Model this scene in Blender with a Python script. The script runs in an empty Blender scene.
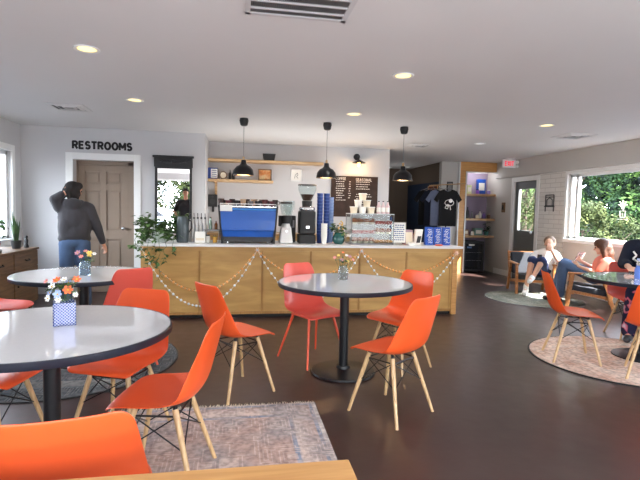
import bpy, bmesh, math, random
from math import sin, cos, pi, radians
from mathutils import Vector, Matrix
random.seed(7)
C = bpy.context.scene.collection

# ------------------------------------------------------------------ materials
def mat(name, col, rough=0.5, metal=0.0, var=0.08, scale=12.0, bump=0.0, emit=0.0, trans=0.0, spec=0.5, coat=0.0, alpha=1.0, ior=1.45, sheen=0.0):
    m = bpy.data.materials.new(name); m.use_nodes = True
    nt = m.node_tree; b = nt.nodes['Principled BSDF']
    tc = nt.nodes.new('ShaderNodeTexCoord'); nz = nt.nodes.new('ShaderNodeTexNoise')
    nz.inputs['Scale'].default_value = scale; nz.inputs['Detail'].default_value = 3
    nt.links.new(tc.outputs['Object'], nz.inputs['Vector'])
    mx = nt.nodes.new('ShaderNodeMix'); mx.data_type = 'RGBA'
    mx.inputs[6].default_value = tuple(c * (1 - var) for c in col) + (1,)
    mx.inputs[7].default_value = tuple(min(1, c * (1 + var)) for c in col) + (1,)
    nt.links.new(nz.outputs['Fac'], mx.inputs[0]); nt.links.new(mx.outputs[2], b.inputs['Base Color'])
    b.inputs['Roughness'].default_value = rough; b.inputs['Metallic'].default_value = metal
    b.inputs['Specular IOR Level'].default_value = spec; b.inputs['IOR'].default_value = ior
    b.inputs['Transmission Weight'].default_value = trans; b.inputs['Coat Weight'].default_value = coat
    b.inputs['Alpha'].default_value = alpha
    if sheen: b.inputs['Sheen Weight'].default_value = sheen
    if emit:
        b.inputs['Emission Color'].default_value = tuple(col) + (1,); b.inputs['Emission Strength'].default_value = emit
    if bump:
        bp = nt.nodes.new('ShaderNodeBump'); bp.inputs['Strength'].default_value = bump; bp.inputs['Distance'].default_value = 0.01
        nt.links.new(nz.outputs['Fac'], bp.inputs['Height']); nt.links.new(bp.outputs['Normal'], b.inputs['Normal'])
    return m

def lin(r, g, b):   # 0-255 sRGB to linear
    f = lambda c: (c / 255) / 12.92 if c / 255 <= 0.04045 else ((c / 255 + 0.055) / 1.055) ** 2.4
    return (f(r), f(g), f(b))

def wood(name, c1, c2, axis='x', scale=3.0, rough=0.4, stretch=14.0):
    m = bpy.data.materials.new(name); m.use_nodes = True
    nt = m.node_tree; b = nt.nodes['Principled BSDF']
    tc = nt.nodes.new('ShaderNodeTexCoord'); mp = nt.nodes.new('ShaderNodeMapping')
    s = {'x': (1, stretch, stretch), 'y': (stretch, 1, stretch), 'z': (stretch, stretch, 1)}[axis]
    mp.inputs['Scale'].default_value = s
    nz = nt.nodes.new('ShaderNodeTexNoise'); nz.inputs['Scale'].default_value = scale; nz.inputs['Detail'].default_value = 6; nz.inputs['Distortion'].default_value = 0.6
    r = nt.nodes.new('ShaderNodeValToRGB')
    r.color_ramp.elements[0].position = 0.35; r.color_ramp.elements[0].color = tuple(c1) + (1,)
    r.color_ramp.elements[1].position = 0.7; r.color_ramp.elements[1].color = tuple(c2) + (1,)
    nt.links.new(tc.outputs['Object'], mp.inputs['Vector']); nt.links.new(mp.outputs['Vector'], nz.inputs['Vector'])
    nt.links.new(nz.outputs['Fac'], r.inputs['Fac']); nt.links.new(r.outputs['Color'], b.inputs['Base Color'])
    b.inputs['Roughness'].default_value = rough
    return m

def ramp_mat(name, stops, scale=5.0, rough=0.9, kind='noise', detail=6, bump=0.3, dist=0.0, spec=0.3):
    m = bpy.data.materials.new(name); m.use_nodes = True
    nt = m.node_tree; b = nt.nodes['Principled BSDF']
    tc = nt.nodes.new('ShaderNodeTexCoord')
    if kind == 'noise':
        t = nt.nodes.new('ShaderNodeTexNoise'); t.inputs['Detail'].default_value = detail; t.inputs['Distortion'].default_value = dist; out = t.outputs['Fac']
    else:
        t = nt.nodes.new('ShaderNodeTexVoronoi'); out = t.outputs['Distance']
    t.inputs['Scale'].default_value = scale
    nt.links.new(tc.outputs['Object'], t.inputs['Vector'])
    r = nt.nodes.new('ShaderNodeValToRGB')
    while len(r.color_ramp.elements) < len(stops): r.color_ramp.elements.new(0.5)
    for e, (p, c) in zip(r.color_ramp.elements, stops): e.position = p; e.color = tuple(c) + (1,)
    nt.links.new(out, r.inputs['Fac']); nt.links.new(r.outputs['Color'], b.inputs['Base Color'])
    b.inputs['Roughness'].default_value = rough; b.inputs['Specular IOR Level'].default_value = spec
    if bump:
        bp = nt.nodes.new('ShaderNodeBump'); bp.inputs['Strength'].default_value = bump; bp.inputs['Distance'].default_value = 0.01
        nt.links.new(out, bp.inputs['Height']); nt.links.new(bp.outputs['Normal'], b.inputs['Normal'])
    return m

def brick_mat(name, c1, c2, mortar, swap=True):
    m = bpy.data.materials.new(name); m.use_nodes = True
    nt = m.node_tree; b = nt.nodes['Principled BSDF']
    tc = nt.nodes.new('ShaderNodeTexCoord'); mp = nt.nodes.new('ShaderNodeMapping')
    sp = nt.nodes.new('ShaderNodeSeparateXYZ'); cb = nt.nodes.new('ShaderNodeCombineXYZ')
    nt.links.new(tc.outputs['Object'], sp.inputs[0])
    nt.links.new(sp.outputs['Y' if swap else 'X'], cb.inputs['X']); nt.links.new(sp.outputs['Z'], cb.inputs['Y'])
    t = nt.nodes.new('ShaderNodeTexBrick'); t.inputs['Scale'].default_value = 1.0
    t.inputs['Brick Width'].default_value = 0.30; t.inputs['Row Height'].default_value = 0.085; t.inputs['Mortar Size'].default_value = 0.008
    t.inputs['Mortar Smooth'].default_value = 0.4
    t.inputs['Color1'].default_value = tuple(c1) + (1,); t.inputs['Color2'].default_value = tuple(c2) + (1,); t.inputs['Mortar'].default_value = tuple(mortar) + (1,)
    nt.links.new(cb.outputs[0], t.inputs['Vector']); nt.links.new(t.outputs['Color'], b.inputs['Base Color'])
    bp = nt.nodes.new('ShaderNodeBump'); bp.inputs['Strength'].default_value = 0.5; bp.inputs['Distance'].default_value = 0.01; bp.invert = True
    nt.links.new(t.outputs['Fac'], bp.inputs['Height']); nt.links.new(bp.outputs['Normal'], b.inputs['Normal'])
    b.inputs['Roughness'].default_value = 0.6
    return m

def rug_mat(name, base, c2, c3, border, hw, hh, blue):
    """faded oriental rug: noise field with a border band, object coordinates centred on the rug"""
    m = bpy.data.materials.new(name); m.use_nodes = True
    nt = m.node_tree; b = nt.nodes['Principled BSDF']; N = nt.nodes.new; L = nt.links.new
    tc = N('ShaderNodeTexCoord'); sp = N('ShaderNodeSeparateXYZ'); L(tc.outputs['Object'], sp.inputs[0])
    def math(op, a, bb=None):
        n = N('ShaderNodeMath'); n.operation = op
        for i, v in enumerate((a, bb)):
            if v is None: continue
            if isinstance(v, (int, float)): n.inputs[i].default_value = v
            else: L(v, n.inputs[i])
        return n.outputs[0]
    ex = math('SUBTRACT', hw, math('ABSOLUTE', sp.outputs['X'])); ey = math('SUBTRACT', hh, math('ABSOLUTE', sp.outputs['Y']))
    e = math('MINIMUM', ex, ey)
    band = N('ShaderNodeValToRGB'); L(math('MULTIPLY', e, 2.0), band.inputs['Fac'])
    st = [(0.0, border), (0.05, border), (0.06, blue), (0.10, blue), (0.11, base), (0.36, c3), (0.38, blue), (0.42, blue), (0.44, base)]
    while len(band.color_ramp.elements) < len(st): band.color_ramp.elements.new(0.5)
    for el, (p, c) in zip(band.color_ramp.elements, st): el.position = p; el.color = tuple(c) + (1,)
    vo = N('ShaderNodeTexVoronoi'); vo.inputs['Scale'].default_value = 7; vo.distance = 'CHEBYCHEV'; L(tc.outputs['Object'], vo.inputs['Vector'])
    wv = math('SINE', math('MULTIPLY', vo.outputs['Distance'], 42.0))
    nz = N('ShaderNodeTexNoise'); nz.inputs['Scale'].default_value = 30; nz.inputs['Detail'].default_value = 8; L(tc.outputs['Object'], nz.inputs['Vector'])
    nz2 = N('ShaderNodeTexNoise'); nz2.inputs['Scale'].default_value = 3; nz2.inputs['Detail'].default_value = 3; L(tc.outputs['Object'], nz2.inputs['Vector'])
    r1 = N('ShaderNodeValToRGB'); r1.color_ramp.elements[0].position = .42; r1.color_ramp.elements[1].position = .6
    L(nz2.outputs['Fac'], r1.inputs['Fac'])
    m1 = N('ShaderNodeMix'); m1.data_type = 'RGBA'; L(r1.outputs['Color'], m1.inputs[0]); L(band.outputs['Color'], m1.inputs[6]); m1.inputs[7].default_value = tuple(c2) + (1,)
    mm = N('ShaderNodeMapRange'); mm.inputs['From Min'].default_value = 0.2; mm.inputs['From Max'].default_value = 1; mm.inputs['To Max'].default_value = 0.6; L(wv, mm.inputs['Value'])
    m1.inputs[0].default_value = 0.4
    m2 = N('ShaderNodeMix'); m2.data_type = 'RGBA'; L(mm.outputs[0], m2.inputs[0]); L(m1.outputs[2], m2.inputs[6]); m2.inputs[7].default_value = tuple(c3) + (1,)
    m3 = N('ShaderNodeMix'); m3.data_type = 'RGBA'; m3.blend_type = 'MULTIPLY'; m3.inputs[0].default_value = 0.7
    r3 = N('ShaderNodeValToRGB'); r3.color_ramp.elements[0].position = .35; r3.color_ramp.elements[0].color = (.45, .45, .47, 1); r3.color_ramp.elements[1].position = .62
    L(nz.outputs['Fac'], r3.inputs['Fac']); L(m2.outputs[2], m3.inputs[6]); L(r3.outputs['Color'], m3.inputs[7])
    L(m3.outputs[2], b.inputs['Base Color']); b.inputs['Roughness'].default_value = 1.0; b.inputs['Specular IOR Level'].default_value = 0.1
    bp = N('ShaderNodeBump'); bp.inputs['Strength'].default_value = 0.4; bp.inputs['Distance'].default_value = 0.01
    L(nz.outputs['Fac'], bp.inputs['Height']); L(bp.outputs['Normal'], b.inputs['Normal'])
    return m

M = {}
M['wall'] = mat('wall_paint', lin(196, 195, 196), 0.75, var=0.02, scale=3)
M['wallR'] = mat('wall_paint_warm_grey', lin(196, 193, 188), 0.7, var=0.02, scale=3)
M['ceiling'] = mat('ceiling_paint', lin(214, 212, 211), 0.8, var=0.02, scale=2)
M['white'] = mat('white_trim_paint', lin(232, 232, 230), 0.4, var=0.02)
M['brick'] = brick_mat('painted_white_brick', lin(226, 223, 217), lin(220, 217, 211), lin(200, 196, 190))
M['orange'] = mat('orange_plastic', lin(224, 86, 38), 0.38, var=0.03, scale=2)
M['coral'] = mat('coral_plastic', lin(218, 88, 74), 0.38, var=0.03, scale=2)
M['coralmetal'] = mat('coral_metal', lin(215, 84, 55), 0.4, var=0.03)
M['beech'] = wood('pale_beech', lin(178, 144, 102), lin(206, 174, 130), 'z', 6)
M['black'] = mat('black_metal', (0.012, 0.012, 0.014), 0.35, 0.3)
M['blackmatte'] = mat('matte_black', (0.015, 0.015, 0.016), 0.6)
M['laminate'] = mat('grey_white_laminate', lin(242, 242, 244), 0.07, var=0.04, scale=60, coat=0.8)
M['laminate'].node_tree.nodes['Principled BSDF'].inputs['Coat IOR'].default_value = 1.95
M['rim'] = mat('dark_vinyl_edge', (0.015, 0.018, 0.03), 0.4)
M['ply'] = wood('golden_plywood', lin(180, 138, 76), lin(204, 162, 96), 'x', 2.0, 0.45, 5)
M['plydark'] = wood('plywood_seam', lin(165, 118, 60), lin(185, 138, 76), 'z', 4, 0.5)
M['oak'] = wood('oak_shelf', lin(176, 140, 98), lin(205, 170, 125), 'x', 4)
M['header'] = wood('amber_plywood_header', lin(190, 138, 78), lin(212, 160, 98), 'x', 4)
M['tablewood'] = wood('honey_butcher_block', lin(176, 126, 72), lin(204, 156, 98), 'x', 3, 0.4, 10)
M['walnut'] = wood('brown_teak', lin(92, 68, 44), lin(122, 92, 62), 'y', 3, 0.45)
M['chairwood'] = wood('armchair_wood', lin(150, 96, 52), lin(185, 125, 74), 'x', 4, 0.4)
M['quartz'] = mat('white_counter_top', lin(222, 222, 222), 0.3, var=0.04, scale=50)
M['door'] = mat('taupe_door_paint', lin(140, 122, 106), 0.45, var=0.04)
M['doorR'] = mat('grey_door_paint', lin(92, 94, 93), 0.45, var=0.03)
def thin_glass(name, tint, refl, rough=0.02, edge=.5):
    m = bpy.data.materials.new(name); m.use_nodes = True; nt = m.node_tree; nt.nodes.clear(); N = nt.nodes.new; L = nt.links.new
    out = N('ShaderNodeOutputMaterial'); tr = N('ShaderNodeBsdfTransparent'); tr.inputs[0].default_value = tuple(tint)+(1,)
    gl = N('ShaderNodeBsdfGlossy'); gl.inputs['Roughness'].default_value = rough
    fr = N('ShaderNodeLayerWeight'); fr.inputs['Blend'].default_value = .5
    pw = N('ShaderNodeMath'); pw.operation = 'POWER'; L(fr.outputs['Facing'], pw.inputs[0]); pw.inputs[1].default_value = 4
    ma = N('ShaderNodeMath'); ma.operation = 'MULTIPLY_ADD'; L(pw.outputs[0], ma.inputs[0]); ma.inputs[1].default_value = edge; ma.inputs[2].default_value = refl
    mx = N('ShaderNodeMixShader'); L(ma.outputs[0], mx.inputs[0]); L(tr.outputs[0], mx.inputs[1]); L(gl.outputs[0], mx.inputs[2]); L(mx.outputs[0], out.inputs[0])
    return m
M['glass'] = thin_glass('window_glass', (.97, .98, .98), .02)
M['clear'] = thin_glass('clear_glass', (.92, .95, .95), .012, .05, .22)
M['mirror'] = mat('mirror_silver', (0.92, 0.92, 0.92), 0.01, 1.0, var=0)
M['steel'] = mat('brushed_steel', (0.6, 0.6, 0.62), 0.25, 1.0)
M['chrome'] = mat('chrome', (0.8, 0.8, 0.82), 0.08, 1.0)
M['blue'] = mat('cobalt_blue_panel', lin(16, 84, 172), 0.35, var=0.04, coat=0.15)
M['cupblue'] = mat('blue_paper', lin(34, 62, 132), 0.5)
M['rimblue'] = mat('light_blue_rim', lin(84, 112, 172), 0.5)
M['paper'] = mat('white_paper', lin(235, 233, 226), 0.7)
M['cream'] = mat('cream_paper', lin(226, 214, 190), 0.7)
M['grey'] = mat('grey_plastic', lin(120, 120, 122), 0.5)
M['dark'] = mat('dark_grey_plastic', lin(45, 45, 48), 0.4)
M['chalk'] = ramp_mat('brown_menu_board', [(0.3, lin(48, 34, 28)), (0.7, lin(66, 48, 40))], 8, 0.7, bump=0)
M['chalkink'] = mat('white_chalk', lin(215, 205, 195), 0.9)
M['bulb'] = mat('warm_bulb', lin(255, 190, 100), 0.5, emit=5.0, var=0)
M['lightlens'] = mat('downlight_lens', lin(255, 226, 150), 0.5, emit=1.6, var=0)
M['lightoff'] = mat('downlight_lens_dim', lin(235, 235, 228), 0.5, emit=0.5, var=0)
M['shadein'] = mat('warm_shade_lining', lin(255, 214, 150), 0.5, emit=1.2, var=0)
M['leaf'] = ramp_mat('plant_leaf', [(0.3, lin(36, 60, 32)), (0.7, lin(98, 128, 72))], 9, 0.5, bump=0)
M['leafdark'] = ramp_mat('dark_plant_leaf', [(0.3, lin(26, 48, 28)), (0.7, lin(74, 104, 56))], 9, 0.5, bump=0)
M['navywall'] = mat('navy_wall_paint', lin(26, 42, 66), 0.6, var=0.04)
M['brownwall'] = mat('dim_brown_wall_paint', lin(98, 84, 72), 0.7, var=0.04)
M['lavender'] = mat('lavender_wall_paint', lin(150, 138, 160), 0.7, var=0.04)
M['skin'] = mat('skin', lin(205, 150, 122), 0.5, var=0.04)
M['skin2'] = mat('skin_pale', lin(218, 170, 145), 0.5, var=0.04)
M['hairdark'] = mat('dark_brown_hair', lin(22, 15, 13), 0.75, var=0.3, scale=60, bump=0.5)
M['hairgrey'] = mat('grey_brown_hair', lin(120, 100, 84), 0.6, var=0.3, scale=60, bump=0.5)
M['hairbrown'] = mat('auburn_hair', lin(84, 52, 36), 0.5, var=0.35, scale=50, bump=0.5)
M['hoodie'] = mat('charcoal_fleece', lin(54, 52, 56), 0.95, var=0.12, scale=14, bump=0.4, sheen=0.2)
M['denim'] = mat('blue_denim', lin(68, 88, 118), 0.9, var=0.16, scale=18, bump=0.3)
M['denim2'] = mat('faded_denim', lin(82, 104, 138), 0.9, var=0.16, scale=18, bump=0.3)
M['navycloth'] = mat('navy_cotton', lin(36, 46, 82), 0.9, var=0.15)
M['navysweat'] = mat('navy_sweatshirt', lin(14, 20, 38), 0.95, var=0.15, bump=0.3)
M['tee'] = mat('white_cotton', lin(228, 226, 222), 0.9, var=0.05)
M['coralcloth'] = mat('coral_cotton', lin(228, 132, 112), 0.9, var=0.08)
M['floral'] = ramp_mat('navy_floral_cloth', [(0.0, lin(26, 28, 56)), (0.55, lin(26, 28, 56)), (0.6, lin(190, 90, 110)), (0.75, lin(200, 190, 200))], 14, 0.9, detail=1, bump=0)
M['cushion'] = mat('dark_grey_cushion', lin(48, 50, 56), 0.95, var=0.1, bump=0.2)

# floor: dark brown painted concrete with a soft sheen
def floor_mat():
    m = bpy.data.materials.new('brown_concrete_floor'); m.use_nodes = True
    nt = m.node_tree; b = nt.nodes['Principled BSDF']; N = nt.nodes.new; L = nt.links.new
    tc = N('ShaderNodeTexCoord')
    n1 = N('ShaderNodeTexNoise'); n1.inputs['Scale'].default_value = 1.3; n1.inputs['Detail'].default_value = 8; L(tc.outputs['Object'], n1.inputs['Vector'])
    r = N('ShaderNodeValToRGB'); r.color_ramp.elements[0].position = .3; r.color_ramp.elements[0].color = lin(48, 32, 28) + (1,)
    r.color_ramp.elements[1].position = .75; r.color_ramp.elements[1].color = lin(64, 45, 41) + (1,)
    L(n1.outputs['Fac'], r.inputs['Fac']); L(r.outputs['Color'], b.inputs['Base Color'])
    n2 = N('ShaderNodeTexNoise'); n2.inputs['Scale'].default_value = 9; n2.inputs['Detail'].default_value = 6; L(tc.outputs['Object'], n2.inputs['Vector'])
    mr = N('ShaderNodeMapRange'); mr.inputs['To Min'].default_value = .27; mr.inputs['To Max'].default_value = .40; L(n2.outputs['Fac'], mr.inputs['Value'])
    L(mr.outputs[0], b.inputs['Roughness'])
    bp = N('ShaderNodeBump'); bp.inputs['Strength'].default_value = .12; bp.inputs['Distance'].default_value = .01
    L(n2.outputs['Fac'], bp.inputs['Height']); L(bp.outputs['Normal'], b.inputs['Normal']); b.inputs['Specular IOR Level'].default_value = .75
    return m
M['floor'] = floor_mat()

# ------------------------------------------------------------------ mesh builder
class MB:
    def __init__(s): s.v = []; s.f = []
    def add(s, vs, fs):
        o = len(s.v); s.v += [tuple(v) for v in vs]; s.f += [tuple(i + o for i in f) for f in fs]; return s
    def box(s, x0, x1, y0, y1, z0, z1):
        return s.add([(x0,y0,z0),(x1,y0,z0),(x1,y1,z0),(x0,y1,z0),(x0,y0,z1),(x1,y0,z1),(x1,y1,z1),(x0,y1,z1)],
                     [(0,3,2,1),(4,5,6,7),(0,1,5,4),(1,2,6,5),(2,3,7,6),(3,0,4,7)])
    def hexa(s, lo, hi):     # two quads (4 points each, counterclockwise from above)
        return s.add(list(lo) + list(hi), [(0,3,2,1),(4,5,6,7),(0,1,5,4),(1,2,6,5),(2,3,7,6),(3,0,4,7)])
    def lathe(s, prof, n=24, c=(0,0,0), close=True):
        vs = []; fs = []; k = len(prof)
        for i in range(n):
            a = 2*pi*i/n
            for r, z in prof: vs.append((c[0]+r*cos(a), c[1]+r*sin(a), c[2]+z))
        for i in range(n):
            j = (i+1) % n
            for q in range(k-1): fs.append((i*k+q, j*k+q, j*k+q+1, i*k+q+1))
        if close:
            fs.append(tuple(i*k for i in reversed(range(n)))); fs.append(tuple(i*k+k-1 for i in range(n)))
        return s.add(vs, fs)
    def cone(s, p0, p1, r0, r1, n=12):
        p0 = Vector(p0); p1 = Vector(p1); d = (p1-p0).normalized()
        a = Vector((0,0,1)) if abs(d.z) < .9 else Vector((1,0,0))
        u = d.cross(a).normalized(); w = d.cross(u)
        vs = [p0+(u*cos(2*pi*i/n)+w*sin(2*pi*i/n))*r0 for i in range(n)] + [p1+(u*cos(2*pi*i/n)+w*sin(2*pi*i/n))*r1 for i in range(n)]
        fs = [(i, n+i, n+(i+1)%n, (i+1)%n) for i in range(n)] + [tuple(range(n)), tuple(reversed(range(n, 2*n)))]
        return s.add(vs, fs)
    def tube(s, pts, r, n=8):
        for a, b in zip(pts[:-1], pts[1:]): s.cone(a, b, r, r, n)
        return s
    def ball(s, c, r, n=10, m=7, sz=None, rot=None):
        sz = sz or (1,1,1); vs = []; fs = []
        for j in range(1, m):
            t = pi*j/m
            for i in range(n):
                p = Vector((r*sz[0]*sin(t)*cos(2*pi*i/n), r*sz[1]*sin(t)*sin(2*pi*i/n), r*sz[2]*cos(t)))
                if rot: p = rot @ p
                vs.append((c[0]+p.x, c[1]+p.y, c[2]+p.z))
        top = Vector((0,0,r*sz[2])); bot = -top
        if rot: top = rot @ top; bot = rot @ bot
        vs.append(tuple(Vector(c)+top)); vs.append(tuple(Vector(c)+bot))
        T = len(vs)-2; B = T+1
        for j in range(m-2):
            for i in range(n):
                k = (i+1) % n; fs.append((j*n+i, (j+1)*n+i, (j+1)*n+k, j*n+k))
        for i in range(n):
            k = (i+1) % n; fs.append((T, i, k)); fs.append((B, (m-2)*n+k, (m-2)*n+i))
        return s.add(vs, fs)
    def capsule(s, p0, p1, r0, r1, n=14):
        s.cone(p0, p1, r0, r1, n); s.ball(p0, r0*1.0, n, 8); s.ball(p1, r1*1.0, n, 8); return s
    def disc(s, c, r, n=32):
        return s.add([(c[0]+r*cos(2*pi*i/n), c[1]+r*sin(2*pi*i/n), c[2]) for i in range(n)], [tuple(range(n))])
    def quad(s, a, b, c, d): return s.add([a,b,c,d], [(0,1,2,3)])
    def build(s, name, m, parent=None, smooth=False, bevel=0.0, sub=0, solid=0.0, remesh=0.0, loc=None):
        me = bpy.data.meshes.new(name); me.from_pydata(s.v, [], s.f); me.update()
        if smooth:
            for p in me.polygons: p.use_smooth = True
        me.materials.append(m)
        o = bpy.data.objects.new(name, me); C.objects.link(o)
        if parent: o.parent = parent
        if loc: o.location = loc
        if solid:
            md = o.modifiers.new('solid', 'SOLIDIFY'); md.thickness = solid; md.offset = 0
        if remesh:
            md = o.modifiers.new('remesh', 'REMESH'); md.mode = 'VOXEL'; md.voxel_size = remesh; md.use_smooth_shade = True
            md = o.modifiers.new('smooth', 'SMOOTH'); md.factor = 0.5; md.iterations = 4
        if bevel:
            md = o.modifiers.new('bevel', 'BEVEL'); md.width = bevel; md.segments = 2; md.limit_method = 'ANGLE'; md.harden_normals = False
        if sub:
            md = o.modifiers.new('sub', 'SUBSURF'); md.levels = sub; md.render_levels = sub
        if smooth and not sub and not remesh:
            try: me.set_sharp_from_angle(angle=radians(40))
            except Exception: pass
        return o

def thing(name, label, cat, loc=(0,0,0), rz=0.0, group=None):
    o = bpy.data.objects.new(name, None); C.objects.link(o); o.location = loc; o.rotation_euler = (0,0,rz)
    o['label'] = label; o['category'] = cat
    if group: o['group'] = group
    return o
def tag(o, label, cat, group=None, kind=None):
    o['label'] = label; o['category'] = cat
    if group: o['group'] = group
    if kind: o['kind'] = kind
    return o
def struct(o): o['kind'] = 'structure'; return o
def dup(root, loc, rz=0.0, label=None, group=None, swap=None):
    r = root.copy(); C.objects.link(r); r.location = loc; r.rotation_euler = (0,0,rz)
    if label: r['label'] = label
    if group: r['group'] = group
    for ch in list(root.children):
        c = ch.copy(); C.objects.link(c); c.parent = r
        for g in list(ch.children):
            d = g.copy(); C.objects.link(d); d.parent = c
    return r
def arc(cx, cy, rx, ry, a0, a1, n=10): return [(cx+rx*cos(radians(a0+(a1-a0)*k/n)), cy+ry*sin(radians(a0+(a1-a0)*k/n))) for k in range(n+1)]
GL = {'R': (.66, [[(0,0),(0,1)], [(0,1),(.34,1)]+arc(.34,.74,.27,.26,90,-90)+[(0,.48)], [(.30,.48),(.62,0)]]),
 'E': (.60, [[(.54,0),(0,0),(0,1),(.54,1)], [(0,.52),(.46,.52)]]), 'T': (.66, [[(0,1),(.66,1)], [(.33,1),(.33,0)]]),
 'S': (.62, [arc(.31,.74,.27,.26,35,180,8)+arc(.31,.74,.27,.24,180,260,4)+arc(.31,.26,.29,.26,80,0,4)+arc(.31,.26,.29,.26,0,-145,8)]),
 'O': (.80, [arc(.40,.5,.38,.5,0,360,24)]), 'M': (.86, [[(0,0),(0,1),(.42,.3),(.84,1),(.84,0)]]), 'X': (.64, [[(0,0),(.64,1)], [(0,1),(.64,0)]]),
 'I': (.08, [[(.04,0),(.04,1)]]), 'C': (.70, [arc(.40,.5,.40,.5,48,312,16)]), 'F': (.58, [[(0,0),(0,1),(.54,1)], [(0,.52),(.46,.52)]]),
 'A': (.74, [[(0,0),(.37,1),(.74,0)], [(.14,.32),(.60,.32)]]), 'N': (.70, [[(0,0),(0,1),(.68,0),(.68,1)]]), 'L': (.56, [[(0,1),(0,0),(.52,0)]])}
def lettering(name, word, m, size, loc, thick, gap=.26, parent=None, sx=1.0, centre=True):
    """flat stroke letters facing -Y, cap height = size"""
    b = MB(); x = 0; strokes = []
    for chr_ in word:
        w_, st_ = GL[chr_]; strokes += [[((x+p[0]*sx)*size, p[1]*size) for p in q] for q in st_]; x += w_*sx+gap
    off = (x-gap)*size/2 if centre else 0; h = thick/2
    for q in strokes:
        for (ax, az), (bx_, bz) in zip(q[:-1], q[1:]):
            dx, dz = bx_-ax, bz-az; l = math.hypot(dx, dz) or 1; ux, uz = dx/l*h*.45, dz/l*h*.45; nx, nz = -dz/l*h, dx/l*h
            P = [(ax-ux-nx, az-uz-nz), (bx_+ux-nx, bz+uz-nz), (bx_+ux+nx, bz+uz+nz), (ax-ux+nx, az-uz+nz)]
            b.add([(p[0]-off, -.003, p[1]-size/2) for p in P]+[(p[0]-off, 0, p[1]-size/2) for p in P], [(0,1,2,3),(7,6,5,4),(0,4,5,1),(1,5,6,2),(2,6,7,3),(3,7,4,0)])
    return b.build(name, m, parent, loc=loc)

# ------------------------------------------------------------------ camera
cam = bpy.data.cameras.new('camera'); cam.sensor_width = 36; cam.lens = 480*36/640; cam.clip_start = 0.05; cam.clip_end = 300
co = bpy.data.objects.new('camera', cam); C.objects.link(co)
Rm = Matrix.Rotation(-radians(9.9), 4, 'Z') @ Matrix.Rotation(radians(90-3.55), 4, 'X') @ Matrix.Rotation(radians(1.25), 4, 'Z')
co.matrix_world = Matrix.Translation((0, 0, 1.35)) @ Rm
bpy.context.scene.camera = co

# ------------------------------------------------------------------ room shell
CE = 2.5
XL, XR, YF = -3.13, 5.85, -1.6
struct(MB().box(XL-.15, XR+.15, YF-.15, 12.6, -.1, 0).build('floor', M['floor']))
struct(MB().box(XL-.15, XR+.15, YF-.15, 12.6, CE, CE+.12).build('ceiling', M['ceiling']))
# left wall with a window
WL0, WL1, WLz0, WLz1 = 4.3, 7.42, 0.86, 2.08
w = MB(); w.box(XL-.15, XL, YF, WL0, 0, CE); w.box(XL-.15, XL, WL1, 7.9, 0, CE); w.box(XL-.15, XL, WL0, WL1, 0, WLz0); w.box(XL-.15, XL, WL0, WL1, WLz1, CE)
struct(w.build('wall_left', M['wall']))
def window_x(name, x, sgn, y0, y1, z0, z1, muls, casing=.09, depth=.05):
    """window in a wall of constant x; sgn=+1 when the room is on the +x side"""
    fr = MB(); a = x; b = x + sgn*.025
    def bx(y_0, y_1, z_0, z_1, xa=a, xb=b): fr.box(min(xa, xb), max(xa, xb), y_0, y_1, z_0, z_1)
    bx(y0-casing, y0, z0-casing, z1+casing); bx(y1, y1+casing, z0-casing, z1+casing); bx(y0, y1, z1, z1+casing); bx(y0-.02, y1+.02, z0-casing, z0, a, x+sgn*.06)
    o = struct(fr.build(name, M['white'], bevel=.004))
    sa = MB()
    xa, xb = sorted((x-sgn*.10, x-sgn*.04))
    sa.box(xa, xb, y0, y0+.05, z0, z1); sa.box(xa, xb, y1-.05, y1, z0, z1); sa.box(xa, xb, y0, y1, z0, z0+.04); sa.box(xa, xb, y0, y1, z1-.05, z1)
    for q in muls: sa.box(xa, xb, q-.03, q+.03, z0, z1)
    sa.build('window_frame', M['white'], o)
    xm = (xa+xb)/2
    MB().box(xm-.003, xm+.003, y0+.04, y1-.04, z0+.03, z1-.04).build('window_pane', M['glass'], o)
    return o
window_x('window_1', XL, 1, WL0, WL1, WLz0, WLz1, [5.2, 6.25, 7.1])
# right wall
WR0, WR1, WRz0, WRz1 = 2.6, 7.76, 0.94, 2.085
DR0, DR1, DRz = 8.66, 9.44, 2.04
w = MB(); w.box(XR, XR+.15, YF, WR0, 0, CE); w.box(XR, XR+.15, WR1, DR0, 0, CE); w.box(XR, XR+.15, DR1, 10.7, 0, CE)
w.box(XR, XR+.15, WR0, WR1, 0, WRz0); w.box(XR, XR+.15, WR0, WR1, WRz1, CE); w.box(XR, XR+.15, DR0, DR1, DRz, CE)
struct(w.build('wall_right', M['wallR']))
struct(MB().box(XR-.012, XR, WR1+.06, DR0-.09, 0, 2.16).build('wall_right_brick', M['brick']))
struct(MB().box(XR-.05, XR, YF, 10.17, 2.17, CE).build('trim_1', M['wallR']))
struct(MB().box(XR-.075, XR, YF, 10.17, 2.15, 2.175).build('trim_2', M['wallR'], bevel=.004))
window_x('window_2', XR, -1, WR0, WR1, WRz0, WRz1, [7.58], casing=.06)
t = MB(); t.box(XR-.03, XR, DR0-.09, DR0, 0, DRz+.09); t.box(XR-.03, XR, DR1, DR1+.09, 0, DRz+.09); t.box(XR-.03, XR, DR0, DR1, DRz, DRz+.09)
struct(t.build('trim_3', M['white'], bevel=.004))
d = MB(); d.box(XR+.02, XR+.065, DR0, DR0+.11, 0, DRz); d.box(XR+.02, XR+.065, DR1-.11, DR1, 0, DRz); d.box(XR+.02, XR+.065, DR0+.11, DR1-.11, 0, 1.02); d.box(XR+.02, XR+.065, DR0+.11, DR1-.11, 1.88, DRz)
dr = struct(d.build('door_1', M['doorR'], bevel=.004))
MB().box(XR+.04, XR+.046, DR0+.11, DR1-.11, 1.02, 1.88).build('door_glass', M['glass'], dr)
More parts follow.
